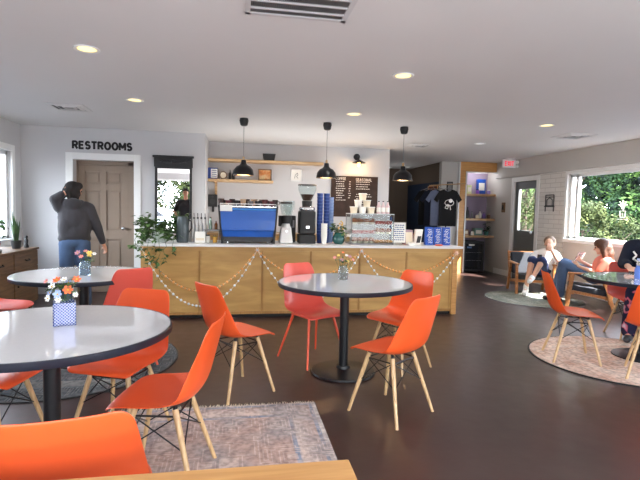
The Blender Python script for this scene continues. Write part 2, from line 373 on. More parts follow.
MB().cone((XR+.02, DR0+.06, .98), (XR-.04, DR0+.06, .98), .012, .012).ball((XR-.05, DR0+.06, .98), .028).build('door_knob', M['steel'], dr, smooth=True)
bb = MB(); bb.box(XR-.02, XR, DR1+.09, 10.15, 0, .12); bb.box(XR-.03, XR, YF, DR0-.09, 0, .12)
struct(bb.build('baseboard_right', M['white']))
# door wall (left part of the far side)
D0, D1, DZ = -2.415, -1.549, 2.03
w = MB(); w.box(XL-.15, D0, 7.75, 7.9, 0, CE); w.box(D1, -.49, 7.75, 7.9, 0, CE); w.box(D0, D1, 7.75, 7.9, DZ, CE)
w.box(-.64, -.49, 7.9, 8.8, 0, CE)
struct(w.build('wall_back_left', M['wall']))
t = MB(); t.box(D0-.1, D0, 7.725, 7.75, 0, DZ+.1); t.box(D1, D1+.1, 7.725, 7.75, 0, DZ+.1); t.box(D0, D1, 7.725, 7.75, DZ, DZ+.1)
struct(t.build('trim_4', M['white'], bevel=.004))
w = MB(); w.box(D0-.04, D0, 7.9, 8.1, 0, DZ+.05); w.box(D1, D1+.04, 7.9, 8.1, 0, DZ+.05); w.box(D0, D1, 7.9, 8.1, DZ-.01, DZ+.05); w.box(D0, -2.40, 7.92, 7.97, 0, DZ); w.box(-1.67, D1, 7.92, 7.97, 0, DZ); w.box(D0, D1, 7.92, 7.97, 1.975, DZ)
w.box(D0, D1, 8.1, 8.15, 0, DZ)
struct(w.build('trim_5', M['door']))
d = MB()
dx0, dx1, dz1 = -2.40, -1.67, 1.97
st = .10; mid = (dx0+dx1)/2
rails = [(0, .22), (.82, .96), (1.58, 1.68), (dz1-.1, dz1)]
for x0, x1 in ((dx0, dx0+st), (mid-.04, mid+.04), (dx1-st, dx1)): d.box(x0, x1, 7.93, 7.965, 0, dz1)
for z0, z1 in rails: d.box(dx0, dx1, 7.931, 7.965, z0, z1)
d.box(dx0, dx1, 7.95, 7.965, 0, dz1)
for x0, x1 in ((dx0+st, mid-.04), (mid+.04, dx1-st)):
    for (a, b), (c, e) in zip(rails[:-1], rails[1:]): d.box(x0+.03, x1-.03, 7.938, 7.96, b+.03, c-.03)
dl = struct(d.build('door_2', M['door'], bevel=.004))
MB().cone((-1.735, 7.93, 1.0), (-1.735, 7.88, 1.0), .012, .012).ball((-1.735, 7.865, 1.0), .03).build('door_knob', M['steel'], dl, smooth=True)
# wall behind the bar
struct(MB().box(-.49, 2.79, 8.65, 8.8, 0, CE).build('wall_back_bar', M['wall']))
w = MB(); w.box(2.64, 2.79, 8.8, 12.4, 0, CE); w.box(2.64, 4.7, 12.4, 12.55, 0, CE); w.box(4.55, 4.7, 10.3, 12.4, 0, CE)
struct(w.build('wall_corridor', M['brownwall']))
struct(MB().box(4.53, 4.55, 10.35, 12.39, 0, 2.06).build('wall_corridor_navy', M['navywall']))
struct(MB().box(4.50, 4.91, 10.17, 10.3, 0, CE).build('wall_pillar', M['wallR']))
# niche with wood header
w = MB(); w.box(4.91, 4.93, 10.15, 10.7, 0, CE); w.box(4.91, 5.85, 10.6, 10.75, 0, CE)
struct(w.build('wall_niche', M['lavender']))
t = MB(); t.box(4.90, 5.07, 10.12, 10.17, 0, CE); t.box(5.07, 5.85, 10.12, 10.17, 2.28, CE)
struct(t.build('trim_6', M['header']))
t = MB(); t.box(4.885, 4.915, 10.10, 10.19, 0, CE); t.box(5.055, 5.08, 10.10, 10.17, 0, 2.28); t.box(5.055, 5.85, 10.10, 10.17, 2.265, 2.29)
struct(t.build('trim_7', M['white']))
# front wall behind the camera with large windows
w = MB(); w.box(XL, XR, YF-.15, YF, 0, .45); w.box(XL, XR, YF-.15, YF, 2.3, CE)
for x0, x1 in ((XL-.15, -2.9), (-.15, .05), (2.7, 2.9), (5.6, XR+.15)): w.box(x0, x1, YF-.15, YF, .45, 2.3)
struct(w.build('wall_front', M['wall']))
for k, (x0, x1) in enumerate(((-2.9, -.15), (.05, 2.7), (2.9, 5.6))):
    f = MB()
    for a, b in ((x0, x0+.06), (x1-.06, x1), ((x0+x1)/2-.03, (x0+x1)/2+.03)): f.box(a, b, YF-.1, YF-.04, .45, 2.3)
    f.box(x0, x1, YF-.1, YF-.04, .45, .51); f.box(x0, x1, YF-.1, YF-.04, 2.24, 2.3)
    o = struct(f.build('window_%d' % (k+3), M['white']))
    MB().box(x0+.05, x1-.05, YF-.073, YF-.067, .5, 2.25).build('window_pane', M['glass'], o)

# restrooms lettering
o = lettering('wall_lettering', 'RESTROOMS', M['blackmatte'], .098, (-2.00, 7.75, 2.245), .031, .31, sx=.95)
tag(o, 'bold black RESTROOMS lettering above the taupe door', 'sign')

# ------------------------------------------------------------------ DSW chair shell
def shell_mb(wide=1.0, tall=1.0):
    P = [(.232,.418,.175,-.012),(.222,.436,.205,-.006),(.17,.446,.222,.004),(.08,.438,.232,.016),(-.02,.428,.236,.03),(-.10,.43,.236,.045),(-.155,.452,.232,.058),(-.185,.50,.226,.062),
         (-.203,.56,.216,.056),(-.22,.63,.204,.046),(-.238,.70,.190,.034),(-.252,.765,.178,.026),(-.26,.80,.166,.018),(-.264,.822,.138,.012)]
    N = 13; vs = []; fs = []
    n = len(P)
    for i, (y, z, hw, curl) in enumerate(P):
        a = P[max(0, i-1)]; b = P[min(n-1, i+1)]
        ty, tz = b[0]-a[0], b[1]-a[1]; l = math.hypot(ty, tz); ny, nz = -tz/l, ty/l     # normal
        if nz < 0 and i < 6: ny, nz = -ny, -nz
        if i >= 6 and ny < 0: ny, nz = -ny, -nz
        for j in range(N):
            u = -1+2*j/(N-1); c = curl*abs(u)**2.6
            vs.append((hw*u*wide, y+ny*c, (z+nz*c)*1.0 if z < .45 else (.45+(z-.45)*tall+nz*c)))
    for i in range(n-1):
        for j in range(N-1): fs.append((i*N+j, i*N+j+1, (i+1)*N+j+1, (i+1)*N+j))
    return MB().add(vs, fs)
def make_dsw(label, group, loc, rz, m=None):
    t = thing('shell_chair', label, 'chair', loc, rz, group)
    shell_mb().build('seat_shell', m or M['orange'], t, smooth=True, solid=.007, sub=2)
    tops = {}; feet = {}
    for sx in (-1, 1):
        for sy in (-1, 1):
            a = Vector((.115*sx, .02+.095*sy, .405)); b = Vector((.205*sx, .01+.20*sy, 0)); tops[sx, sy] = a; feet[sx, sy] = b
            MB().cone(a, b, .0155, .0105, 12).build('leg', M['beech'], t, smooth=True)
    w = MB()
    up = lambda s: tops[s].lerp(feet[s], .08); lo = lambda s: tops[s].lerp(feet[s], .46)
    cor = [(-1,-1),(1,-1),(1,1),(-1,1)]
    for k in range(4):
        a, b = cor[k], cor[(k+1) % 4]
        w.cone(up(a), lo(b), .0035, .0035, 6); w.cone(lo(a), up(b), .0035, .0035, 6); w.cone(up(a), up(b), .005, .005, 6)
    w.build('wire_brace', M['black'], t)
    b = MB()
    for (sx, sy), p in tops.items(): b.cone(p+Vector((0,0,-.02)), p+Vector((0,0,.022)), .012, .009, 8)
    b.cone((-.115,.115,.415),(.115,-.075,.415),.008,.008,6); b.cone((.115,.115,.415),(-.115,-.075,.415),.008,.008,6)
    b.build('mounting_bracket', M['black'], t)
    return t
def make_metal(label, group, loc, rz):
    t = thing('metal_leg_chair', label, 'chair', loc, rz, group)
    shell_mb(.95, 1.08).build('seat_shell', M['coral'], t, smooth=True, solid=.008, sub=2)
    for sx in (-1, 1):
        for sy in (-1, 1):
            MB().cone((.13*sx, .02+.12*sy, .415), (.215*sx, .01+.235*sy, 0), .013, .009, 10).build('leg', M['coralmetal'], t, smooth=True)
    b = MB(); b.box(-.15,.15,-.11,.15,.408,.42); b.build('seat_frame', M['coralmetal'], t)
    return t
def face(dx, dy): return math.atan2(dy, dx) - pi/2      # rotation so that local +Y points along (dx, dy)

G1 = 'orange shell chairs with wooden dowel legs'
ch = make_dsw('orange shell chair left of the middle table, facing right', G1, (0.0, 3.55, 0), face(.82, .54))
L = [((1.05, 3.04), face(-.6, .85), 'orange shell chair nearest in front of the middle table, pale legs on bare floor'),
     ((1.42, 3.97), face(-.85, -.53), 'orange shell chair behind right of the middle table, by the counter end'),
     ((-.325, 2.40), face(-.98, .19), 'large orange shell chair right of the near table, standing on the faded rectangular rug'),
     ((-.66, 2.96), face(-.38, -.93), 'orange shell chair behind the near table, turned towards the camera'),
     ((-.475, 1.50), face(-.20, .97), 'foreground orange shell chair with only its backrest in view, bottom left'),
     ((-1.31, 2.80), face(.96, -.18), 'orange shell chair at left picture edge, seat front and one leg showing'),
     ((3.115, 3.995), face(.93, -.37), 'orange shell chair in profile on the round red rug, left of the right-hand table'),
     ((3.48, 3.42), face(.65, .76), 'orange shell chair cut by the right picture edge, back turned to camera')]
for (x, y), rz, lb in L:
    dup(ch, (x, y, 0), rz, lb, G1)
G2 = 'coral shell chairs with coral metal legs'
mc = make_metal('coral chair with coral metal legs standing behind the middle table', G2, (.68, 4.24, 0), face(.45, -.88))
dup(mc, (-.955, 4.24, 0), face(-.6, .8), 'coral chair between near table and far left table, back towards camera', G2)
dup(mc, (-2.07, 4.64, 0), face(1, .04), 'coral chair at far left edge beside the wooden sideboard', G2)
make_dsw('coral shell chair behind the right-hand table, occupied by person in navy sweatshirt', 'coral shell chair with wooden legs', (4.40, 4.66, 0), face(-.3, -.95), M['coral'])

# ------------------------------------------------------------------ round tables
def make_table(label, loc, group='round pedestal tables', r=.55):
    t = thing('round_table', label, 'table', loc, 0, group)
    MB().lathe([(0.001,.738),(r-.004,.738),(r-.004,.7605),(0.001,.7605)], 96, close=False).build('tabletop', M['laminate'], t)
    MB().lathe([(r-.004,.728),(r+.001,.728),(r+.004,.732),(r+.004,.758),(r+.001,.7615),(r-.006,.7615),(r-.006,.728)], 96, close=False).build('edge_band', M['rim'], t, smooth=True)
    MB().lathe([(.001,.7),(.16,.715),(.17,.737),(.001,.737)], 24, close=False).cone((0,0,.03),(0,0,.72),.038,.038,24).build('pedestal', M['black'], t, smooth=True)
    MB().lathe([(.001,0),(.262,0),(.268,.006),(.262,.018),(.10,.032),(.06,.04),(.055,.06),(.04,.062),(.001,.062)], 64, close=False).build('base', M['black'], t, smooth=True)
    return t
tb = make_table('round table in the middle, grey top, black edge, black disc base', (.893, 3.86, 0))
dup(tb, (-.868, 2.45, 0), 0, 'large near round table with glossy white top, cut by left picture edge')
dup(tb, (-1.293, 4.40, 0), 0, 'far left round table near the person in the grey hoodie')
dup(tb, (3.875, 3.95, 0), 0, 'round table at the right picture edge on the round red rug')

# foreground wooden table
t = thing('wooden_table', 'honey wood table corner in the bottom foreground', 'table', (-.5, .55, 0))
MB().box(-.75, .77, -.5, .53, .72, .76).build('tabletop', M['tablewood'], t, bevel=.004)
for sx in (-.69, .71):
    for sy in (-.44, .47): MB().box(sx-.03, sx+.03, sy-.03, sy+.03, 0, .72).build('leg', M['tablewood'], t)
MB().box(-.68,.70,-.43,.46,.64,.72).build('apron', M['tablewood'], t)

# ------------------------------------------------------------------ rugs
def disc_rug(name, label, c, r, m, edge):
    o = MB().lathe([(.001,.001),(r,.001),(r,.008),(.001,.010)], 96, close=False).build(name, m, loc=(c[0], c[1], 0))
    tag(o, label, 'rug')
    MB().lathe([(r-.012,.001),(r+.004,.001),(r+.004,.009),(r-.012,.0105)], 96, close=False).build('rug_binding', edge, o)
    return o
redrug = rug_mat('faded_terracotta_rug', lin(216, 178, 156), lin(222, 196, 180), lin(234, 218, 204), lin(200, 164, 146), .6, .6, lin(212, 182, 166))
greyrug = rug_mat('faded_grey_rug', lin(112, 112, 112), lin(88, 94, 98), lin(135, 135, 132), lin(70, 74, 78), .7, .7, lin(90, 98, 104))
greenrug = rug_mat('grey_green_rug', lin(140, 142, 132), lin(120, 126, 118), lin(165, 165, 154), lin(120, 122, 112), .6, .6, lin(130, 138, 132))
disc_rug('round_rug', 'round terracotta patterned rug with dark border under the right-hand table', (3.62, 3.92), .82, redrug, M['blackmatte'])
disc_rug('round_rug', 'round dark grey rug under the far left table', (-1.42, 4.38), .91, greyrug, M['blackmatte'])
disc_rug('round_rug', 'round grey green rug in front of the seated people', (4.72, 6.95), .74, greenrug, M['grey'])
rr = rug_mat('faded_oriental_rug', lin(186, 160, 150), lin(170, 160, 158), lin(214, 196, 186), lin(205, 196, 188), .68, 1.2, lin(140, 148, 166))
o = MB().box(-.68, .68, -1.2, 1.19, .001, .008).build('area_rug', rr, loc=(-.13, 2.05, 0))
tag(o, 'faded red and grey rectangular oriental rug with fringed end', 'rug')
fr = MB()
for k in range(170):
    x = -.675 + k*1.35/169; l = .02+.03*random.random(); dx = random.uniform(-.012, .012)
    fr.cone((x, 1.185, .006), (x+dx, 1.19+l, .004), .0022, .0012, 4)
fr.build('fringe', M['cream'], o)

# ------------------------------------------------------------------ service counter
t = thing('service_counter', 'long golden plywood service counter with white top', 'counter', (0, 0, 0))
cx0, cx1, cy = -1.12, 2.90, 5.95
MB().box(cx0, cx1, cy+.015, 6.72, .045, .88).build('carcass', M['ply'], t)
MB().box(cx0+.03, cx1-.03, cy+.05, 6.68, 0, .05).build('toe_kick', M['blackmatte'], t)
MB().box(cx0-.03, cx1+.07, cy-.04, 6.76, .88, .908).build('worktop', M['quartz'], t, bevel=.003)
MB().box(cx0, cx1, cy, cy+.02, .83, .88).build('top_rail', M['ply'], t)
MB().box(cx0, cx1, cy, cy+.02, .045, .075).build('bottom_rail', M['plydark'], t)
xs = [-1.12, -.44, .32, .93, 1.56, 2.19, 2.84]
for a, b in zip(xs[:-1], xs[1:]): MB().box(a+.012, b-.012, cy+.004, cy+.02, .078, .827).build('front_panel', M['ply'], t, bevel=.002)
for x in xs[1:-1]: MB().box(x-.006, x+.006, cy+.001, cy+.018, .075, .83).build('seam_strip', M['plydark'], t)
MB().box(2.83, 2.90, cy-.008, cy+.03, .0, .88).build('corner_post', M['header'], t, bevel=.003)
MB().box(2.79, 2.80, cy-.002, cy+.018, .075, .83).build('seam_strip', M['plydark'], t)

# bead garlands
beadO = mat('orange_beads', lin(242, 176, 100), 0.5); beadW = mat('pale_blue_beads', lin(222, 226, 228), 0.5)
def garland(label, x0, z0, x1, z1, low, m, y):
    o = thing('bead_garland', label, 'garland', (0,0,0), 0, 'bead garlands across the counter front')
    st = MB(); pts = []; proto = [None, None]
    n = 30
    for k in range(n+1):
        u = k/n; x = x0+(x1-x0)*u; z = z0+(z1-z0)*u - (4*u*(1-u))*((z0+z1)/2-low); pts.append((x, y, z))
    st.tube(pts, .0025, 4)
    for k, p in enumerate(pts):
        if proto[k % 2] is None: proto[k % 2] = q = MB().ball((0,0,0), .013 if k % 2 else .016, 8, 6).build('bead', m, o, smooth=True)
        else: q = proto[k % 2].copy(); C.objects.link(q)
        q.location = p
    st.build('string', M['cream'], o)
    return o
px = [-1.10, .255, 1.574, 2.865]; pz = [.845, .845, .842, .825]
names = ['at the trailing plant end', 'behind the middle table', 'at the right end of the counter']
for k in range(3):
    garland('orange bead garland on counter front ' + names[k], px[k], pz[k], px[k+1], pz[k+1], [.34, .50, .56][k], beadO, cy-.017)
    garland('pale white bead garland hanging lower on counter front ' + names[k], px[k], pz[k], px[k+1], pz[k+1], [.16, .22, .30][k], beadW, cy-.036)
for k in range(4):
    b = MB()
    for a in range(6):
        an = a*pi/3; b.cone((0,0,0), (.035*cos(an), 0, .035*sin(an)), .010, .004, 6)
    b.ball((0,0,0), .015)
    o = b.build('starfish_ornament', mat('peach_ornament', lin(232, 190, 165), .7), loc=(px[k], cy-.035 if k < 3 else cy-.045, pz[k]))
    tag(o, 'small peach star ornament where the garlands meet ' + ['at the left counter end', 'in front of the espresso machine', 'in front of the pastry case', 'at the right counter end'][k], 'ornament', 'star ornaments holding the garlands')

# ------------------------------------------------------------------ ceiling fixtures
dn = None
for k, (x, y, on, lb) in enumerate([(-1.1, 3.86, 1, 'recessed ceiling downlight, nearest on the left'), (-1.1, 5.55, 1, 'recessed ceiling downlight above the far left table'), (1.37, 3.95, 1, 'recessed ceiling downlight above the middle table'),
        (1.36, 5.63, 1, 'recessed ceiling downlight between the second and third pendants'), (3.9, 5.64, 1, 'recessed ceiling downlight near the ceiling vent on the right'), (3.92, 7.4, 0, 'dim recessed ceiling downlight farther back on the right'),
        (4.28, 11.75, 0, 'recessed downlight over the dim corridor, right one'), (3.9, 12.1, 0, 'recessed downlight over the dim corridor, left one')]):
    o = thing('ceiling_downlight', lb, 'light', (x, y, CE), 0, 'recessed downlights')
    MB().lathe([(.062,-.001),(.092,-.001),(.09,-.010),(.066,-.006)], 32, close=False).build('trim_ring', M['white'], o, smooth=True)
    MB().disc((0,0,-.004), .066).build('lens', M['lightlens'] if on else M['lightoff'], o)
def vent(label, x0, x1, y0, y1, bars, sub=1, m=M['white']):
    o = thing('ceiling_vent', label, 'vent', ((x0+x1)/2, (y0+y1)/2, CE), 0, 'ceiling vents')
    w = (x1-x0)/2; h = (y1-y0)/2
    f = MB(); z0, z1 = -.012, 0
    f.box(-w, w, -h, -h+.03, z0, z1); f.box(-w, w, h-.03, h, z0, z1); f.box(-w, -w+.03, -h, h, z0, z1); f.box(w-.03, w, -h, h, z0, z1)
    f.build('frame', M['wall'], o)
    MB().box(-w+.02, w-.02, -h+.02, h-.02, -.003, -.001).build('backing', M['dark'], o)
    s = MB(); n = 44
    for k in range(n):
        x = -w+.04+(2*w-.08)*k/(n-1); s.box(x-.0014, x+.0014, -h+.02, h-.02, -.009, -.003)
    s.build('louvre', M['grey'], o)
    s = MB()
    for k in range(1, bars): y = -h+2*h*k/bars; s.box(-w, w, y-.007, y+.007, -.0125, -.002)
    s.build('divider', M['wall'], o)
vent('large ceiling air return grille with rows of slots at the top edge', .035, .635, 2.33, 2.93, 6)
def diffuser(label, x, y, s):
    o = thing('ceiling_diffuser', label, 'vent', (x, y, CE), 0, 'square ceiling diffusers')
    f = MB()
    for k, q in enumerate((s, s*.68, s*.36)):
        z = -.006-.008*k
        q *= 1.414; f.lathe([(q,-.004),(q,-.008),(q*.80,-.022),(q*.78,-.018)], 4, close=False)
    lr = f.build('louvre_ring', M['ceiling'], o); lr.rotation_euler = (0,0,pi/4)
    MB().box(-s*.9, s*.9, -s*.9, s*.9, -.003, 0).build('backing', M['dark'], o)
diffuser('square ceiling diffuser on the right, near the window wall', 4.75, 6.25, .22)
diffuser('square ceiling diffuser above the restroom end at left', -1.95, 6.15, .2)
diffuser('square ceiling diffuser over the corridor behind the third pendant', 3.05, 7.9, .2)

# pendants
def pendant(label, x):
    o = thing('pendant_lamp', label, 'lamp', (x, 6.3, CE), 0, 'black pendants over the counter')
    MB().lathe([(.001,0),(.052,0),(.058,-.03),(.045,-.085),(.03,-.095),(.001,-.095)], 24, close=False).build('ceiling_cup', M['blackmatte'], o, smooth=True)
    MB().cone((0,0,-.09), (0,0,-.49), .0035, .0035, 8).build('cord', M['grey'], o)
    MB().lathe([(.001,-.485),(.014,-.485),(.016,-.53),(.001,-.53)], 16, close=False).build('wood_neck', M['oak'], o, smooth=True)
    MB().lathe([(.016,-.525),(.03,-.53),(.036,-.57),(.052,-.592),(.09,-.61),(.122,-.65),(.132,-.70),(.134,-.725),(.129,-.725),(.126,-.70),(.115,-.655),(.085,-.618),(.03,-.60)], 40, close=False).build('lamp_shade', M['black'], o, smooth=True)
    MB().lathe([(.127,-.712),(.124,-.698),(.113,-.66),(.083,-.625),(.001,-.61)], 40, close=False).build('shade_lining', M['shadein'], o, smooth=True)
    MB().ball((0,0,-.66), .035).build('bulb', M['bulb'], o, smooth=True)
    return o
for x, lb in ((.08, 'black dome pendant lamp over the blue espresso machine'), (1.165, 'black dome pendant lamp over the stacked blue cups'), (2.225, 'black dome pendant lamp over the right end of the counter')):
    pendant(lb, x)
    ld = bpy.data.lights.new('pendant_light', 'POINT'); ld.energy = 5; ld.color = (1, .75, .45); ld.shadow_soft_size = .04
    lo = bpy.data.objects.new('pendant_light', ld); C.objects.link(lo); lo.location = (x, 6.3, CE-.74)
# sconce on the menu wall
o = thing('wall_sconce', 'black wall sconce with flat shade glowing above the menu board', 'lamp', (2.16, 8.65, 2.22))
MB().cone((0,0,.12), (0,-.03,.12), .06, .055, 24).build('wall_plate', M['blackmatte'], o, smooth=True)
MB().tube([(0,-.03,.12),(0,-.10,.13),(0,-.17,.10),(0,-.18,.04)], .010).build('arm', M['blackmatte'], o)
MB().lathe([(.02,.05),(.035,.04),(.12,.0),(.122,-.006),(.03,.02)], 32, c=(0,-.18,0), close=False).build('lamp_shade', M['blackmatte'], o, smooth=True)
MB().ball((0,-.18,-.03), .034, sz=(1,1,1.2)).build('bulb', M['bulb'], o, smooth=True)
ld = bpy.data.lights.new('sconce_light', 'POINT'); ld.energy = 4.5; ld.color = (1, .62, .28); ld.shadow_soft_size = .03
lo = bpy.data.objects.new('sconce_light', ld); C.objects.link(lo); lo.location = (2.16, 8.43, 2.13)

# exit sign
o = thing('exit_sign', 'lit EXIT sign with emergency lamp heads under the ceiling near the grey door', 'sign', (5.50, 9.1, CE))
MB().box(-.10,.10,-.03,.03,-.02,0).box(-.02,.02,-.01,.01,-.04,-.02).build('ceiling_plate', M['white'], o)
MB().box(-.17,.12,-.025,.025,-.20,-.03).build('housing', M['white'], o, bevel=.006)
lettering('exit_letters', 'EXIT', mat('exit_red', lin(222, 60, 80), .5, emit=.8), .085, (-.025,-.026,-.115), .017, .24, o, .75)
for dx in (.155, .155):
    pass
MB().ball((.165,0,-.08), .038, sz=(1,.8,1)).ball((.165,-.01,-.16), .030).cone((.10,0,-.11),(.16,0,-.10),.015,.015).build('emergency_lamp', M['white'], o, smooth=True)

# ------------------------------------------------------------------ mirror and wall decorations
o = thing('wall_mirror', 'tall black framed mirror with a carved top, right of the restroom door', 'mirror', (-.965, 7.75, 1.70))
w, zb, zt = .275, -.75, .43
f = MB(); f.box(-w, -w+.035, -.04, 0, zb, zt); f.box(w-.035, w, -.04, 0, zb, zt); f.box(-w, w, -.04, 0, zb, zb+.04); f.box(-w-.01, w+.01, -.055, 0, zt-.17, zt); f.box(-w-.03, w+.03, -.065, 0, zt-.025, zt+.005)
f.box(-w+.03, w-.03, -.05, -.035, zt-.19, zt-.165)
f.build('frame', M['blackmatte'], o, bevel=.004)
c = MB()
for k in range(9): c.ball((-.19+.0475*k, -.058, zt-.085), .018, 8, 5, sz=(1.2,.4,1))
c.tube([(-.22,-.057,zt-.05),(-.1,-.06,zt-.10),(0,-.06,zt-.06),(.1,-.06,zt-.10),(.22,-.057,zt-.05)], .008).build('carving', M['dark'], o, smooth=True)
MB().box(-w+.03, w-.03, -.02, -.012, zb+.03, zt-.16).build('mirror_glass', M['mirror'], o)

o = thing('menu_board', 'dark brown menu board with white chalk writing under the wall sconce', 'menu board', (2.13, 8.645, 1.62))
MB().box(-.44,.44,-.02,0,-.38,.365).build('board', M['chalk'], o)
lettering('menu_heading', 'COFFEE', M['chalkink'], .042, (-.36,-.0205,.315), .009, .28, o, .8, False)
lettering('menu_heading', 'SEASONAL', M['chalkink'], .046, (.02,-.0205,.305), .010, .28, o, .85, False)
r2 = random.Random(3); ln = MB()
for col, x0, zz, n in ((0,-.36,.255,9),(1,-.12,.255,8),(2,.02,.255,4),(2,.02,.03,6)):
    for k in range(n):
        z = zz-.042*k; x = x0+r2.uniform(0,.02); xe = x0+[.2,.06,.34][col]*r2.uniform(.6,1)
        while x < xe:
            l = r2.uniform(.012,.04); ln.box(x, min(x+l, xe), -.0225, -.0205, z, z+r2.uniform(.010,.016)); x += l+.010
ln.build('chalk_lines', M['chalkink'], o)
def frame(name, label, x, y, z, w, h, fm, am, depth=.02, matw=.0, lean=0):
    o = thing(name, label, 'picture', (x, y, z))
    f = MB(); t_ = .018
    f.box(-w/2, -w/2+t_, -depth, 0, -h/2, h/2); f.box(w/2-t_, w/2, -depth, 0, -h/2, h/2); f.box(-w/2, w/2, -depth, 0, -h/2, -h/2+t_); f.box(-w/2, w/2, -depth, 0, h/2-t_, h/2)
    f.build('frame', fm, o)
    MB().box(-w/2+.01, w/2-.01, -depth*.5, -.002, -h/2+.01, h/2-.01).build('picture_sheet', am, o)
    return o
M['paint'] = ramp_mat('landscape_painting', [(.3, lin(70,45,35)), (.45, lin(200,120,60)), (.6, lin(225,190,140)), (.8, lin(90,60,45))], 7, .6, bump=0)
o = frame('framed_drawing', 'small white framed drawing on the wall between shelf and menu board', 1.05, 8.65, 1.97, .20, .21, M['white'], M['paper'])
MB().tube([(-.03,-.012,-.06),(-.02,-.012,0),(.02,-.012,.04),(.03,-.012,.0),(0,-.012,-.02),(.035,-.012,-.06)], .005, 5).build('drawn_figure', M['grey'], o)
frame('framed_print', 'small black framed print on the grey pillar beside the garment rack', 4.70, 10.17, 1.93, .13, .24, M['blackmatte'], M['grey'])
frame('framed_poster', 'orange brown poster on the navy corridor wall', 4.53, 10.68, 1.80, .55, .36, M['header'], ramp_mat('rust_poster', [(.3, lin(80,40,25)), (.7, lin(150,85,50))], 5, .7, bump=0)).rotation_euler = (0,0,-pi/2)
o = thing('wrought_iron_holder', 'black wire wall ornament on the white brick between door and window', 'wall decoration', (5.838, 8.22, 1.58), -pi/2)
f = MB(); r = .008
f.tube([(-.12,-.02,.15),(.12,-.02,.15),(.12,-.02,-.16)], r); f.tube([(-.12,-.02,.15),(-.12,-.02,-.16)], r); f.tube([(-.12,-.02,-.05),(.12,-.02,-.05)], r); f.tube([(-.12,-.02,.11),(.12,-.02,.11)], r*.7)
f.tube([(-.08,-.02,-.05),(-.08,-.02,.06),(0,-.02,.10),(.08,-.02,.06),(.08,-.02,-.05)], r*.8); f.box(-.12,.12,-.05,0,-.075,-.06)
f.build('wire_frame', M['dark'], o)
MB().box(-.08,.08,-.012,-.004,-.04,.09).build('backplate', M['wallR'], o)
o = MB().box(5.825, 5.85, 9.78, 9.90, 1.39, 1.61).build('wall_plaque', M['walnut'], bevel=.005); tag(o, 'small dark wooden plaque on the grey wall left of the grey door', 'plaque')
MB().box(5.815, 5.826, 9.81, 9.87, 1.45, 1.55).build('plaque_inset', M['blackmatte'], o)

# ------------------------------------------------------------------ bar shelves and what stands on them
def shelf(label, x0, x1, y0, y1, z, th=.045, m=None):
    o = MB().box(x0, x1, y0, y1, z-th, z).build('wall_shelf', m or M['oak'], bevel=.003); tag(o, label, 'shelf'); return o
shelf('long oak wall shelf behind the bar, the upper one', -.49, 1.50, 8.38, 8.65, 2.19)
s = shelf('shorter oak wall shelf behind the bar, the lower one', -.49, .62, 8.38, 8.65, 1.845)
br = MB()
for x in (-.36,): br.box(x-.02, x+.02, 8.60, 8.65, 1.5, 1.8); br.box(x-.02, x+.02, 8.42, 8.65, 1.77, 1.80)
br.build('shelf_bracket', M['oak'], s)
o = MB().hexa([(-.085,-.05,0),(.085,-.05,0),(.085,.05,0),(-.085,.05,0)], [(-.11,-.06,.12),(.11,-.06,.12),(.11,.06,.12),(-.11,.06,.12)]).build('planter_box', M['blackmatte'], loc=(.55, 8.5, 2.19), bevel=.004)
tag(o, 'black tapered planter box on the upper bar shelf', 'planter'); MB().box(-.1,.1,-.052,.052,.10,.118).build('soil', M['dark'], o)
o = thing('coffee_box', 'blue and white printed box on the lower bar shelf, far left', 'box', (-.41, 8.5, 1.845))
MB().box(-.08,.08,-.06,.06,0,.19).build('carton', M['cupblue'], o); MB().box(-.03,.078,-.063,-.06,.02,.17).build('printed_panel', M['paper'], o)
f = MB()
for k in range(4): f.box(-.02,.065,-.0645,-.0625,.04+.033*k,.052+.033*k)
f.build('print_lines', M['cupblue'], o)
o = thing('round_clock', 'small round wooden clock on the lower bar shelf beside the blue box', 'clock', (-.235, 8.5, 1.845))
MB().cone((0,-.03,.07),(0,.03,.07),.068,.068,24).build('case', M['walnut'], o, smooth=True); MB().cone((0,-.033,.07),(0,-.03,.07),.05,.05,24).build('face', M['cream'], o); MB().box(-.04,.04,-.03,.03,0,.012).build('foot', M['walnut'], o)
o = frame('framed_painting', 'small orange and cream painting standing on the lower bar shelf', .48, 8.52, 1.945, .235, .20, M['walnut'], M['paint'])
for x, lb in ((-.06,'dark slim bottle on lower bar shelf left of the pendant'),(-.10,'second dark slim bottle on the lower bar shelf beside the clock')):
    o = thing('bottle', lb, 'bottle', (x if x > -.08 else -.12, 8.52, 1.845), 0, 'bottles on the lower bar shelf')
    MB().lathe([(.001,0),(.022,0),(.024,.01),(.024,.10),(.01,.13),(.01,.16),(.001,.16)], 16, close=False).build('bottle_body', M['dark'], o, smooth=True); MB().cone((0,0,.158),(0,0,.172),.012,.012).build('cap', M['steel'], o)
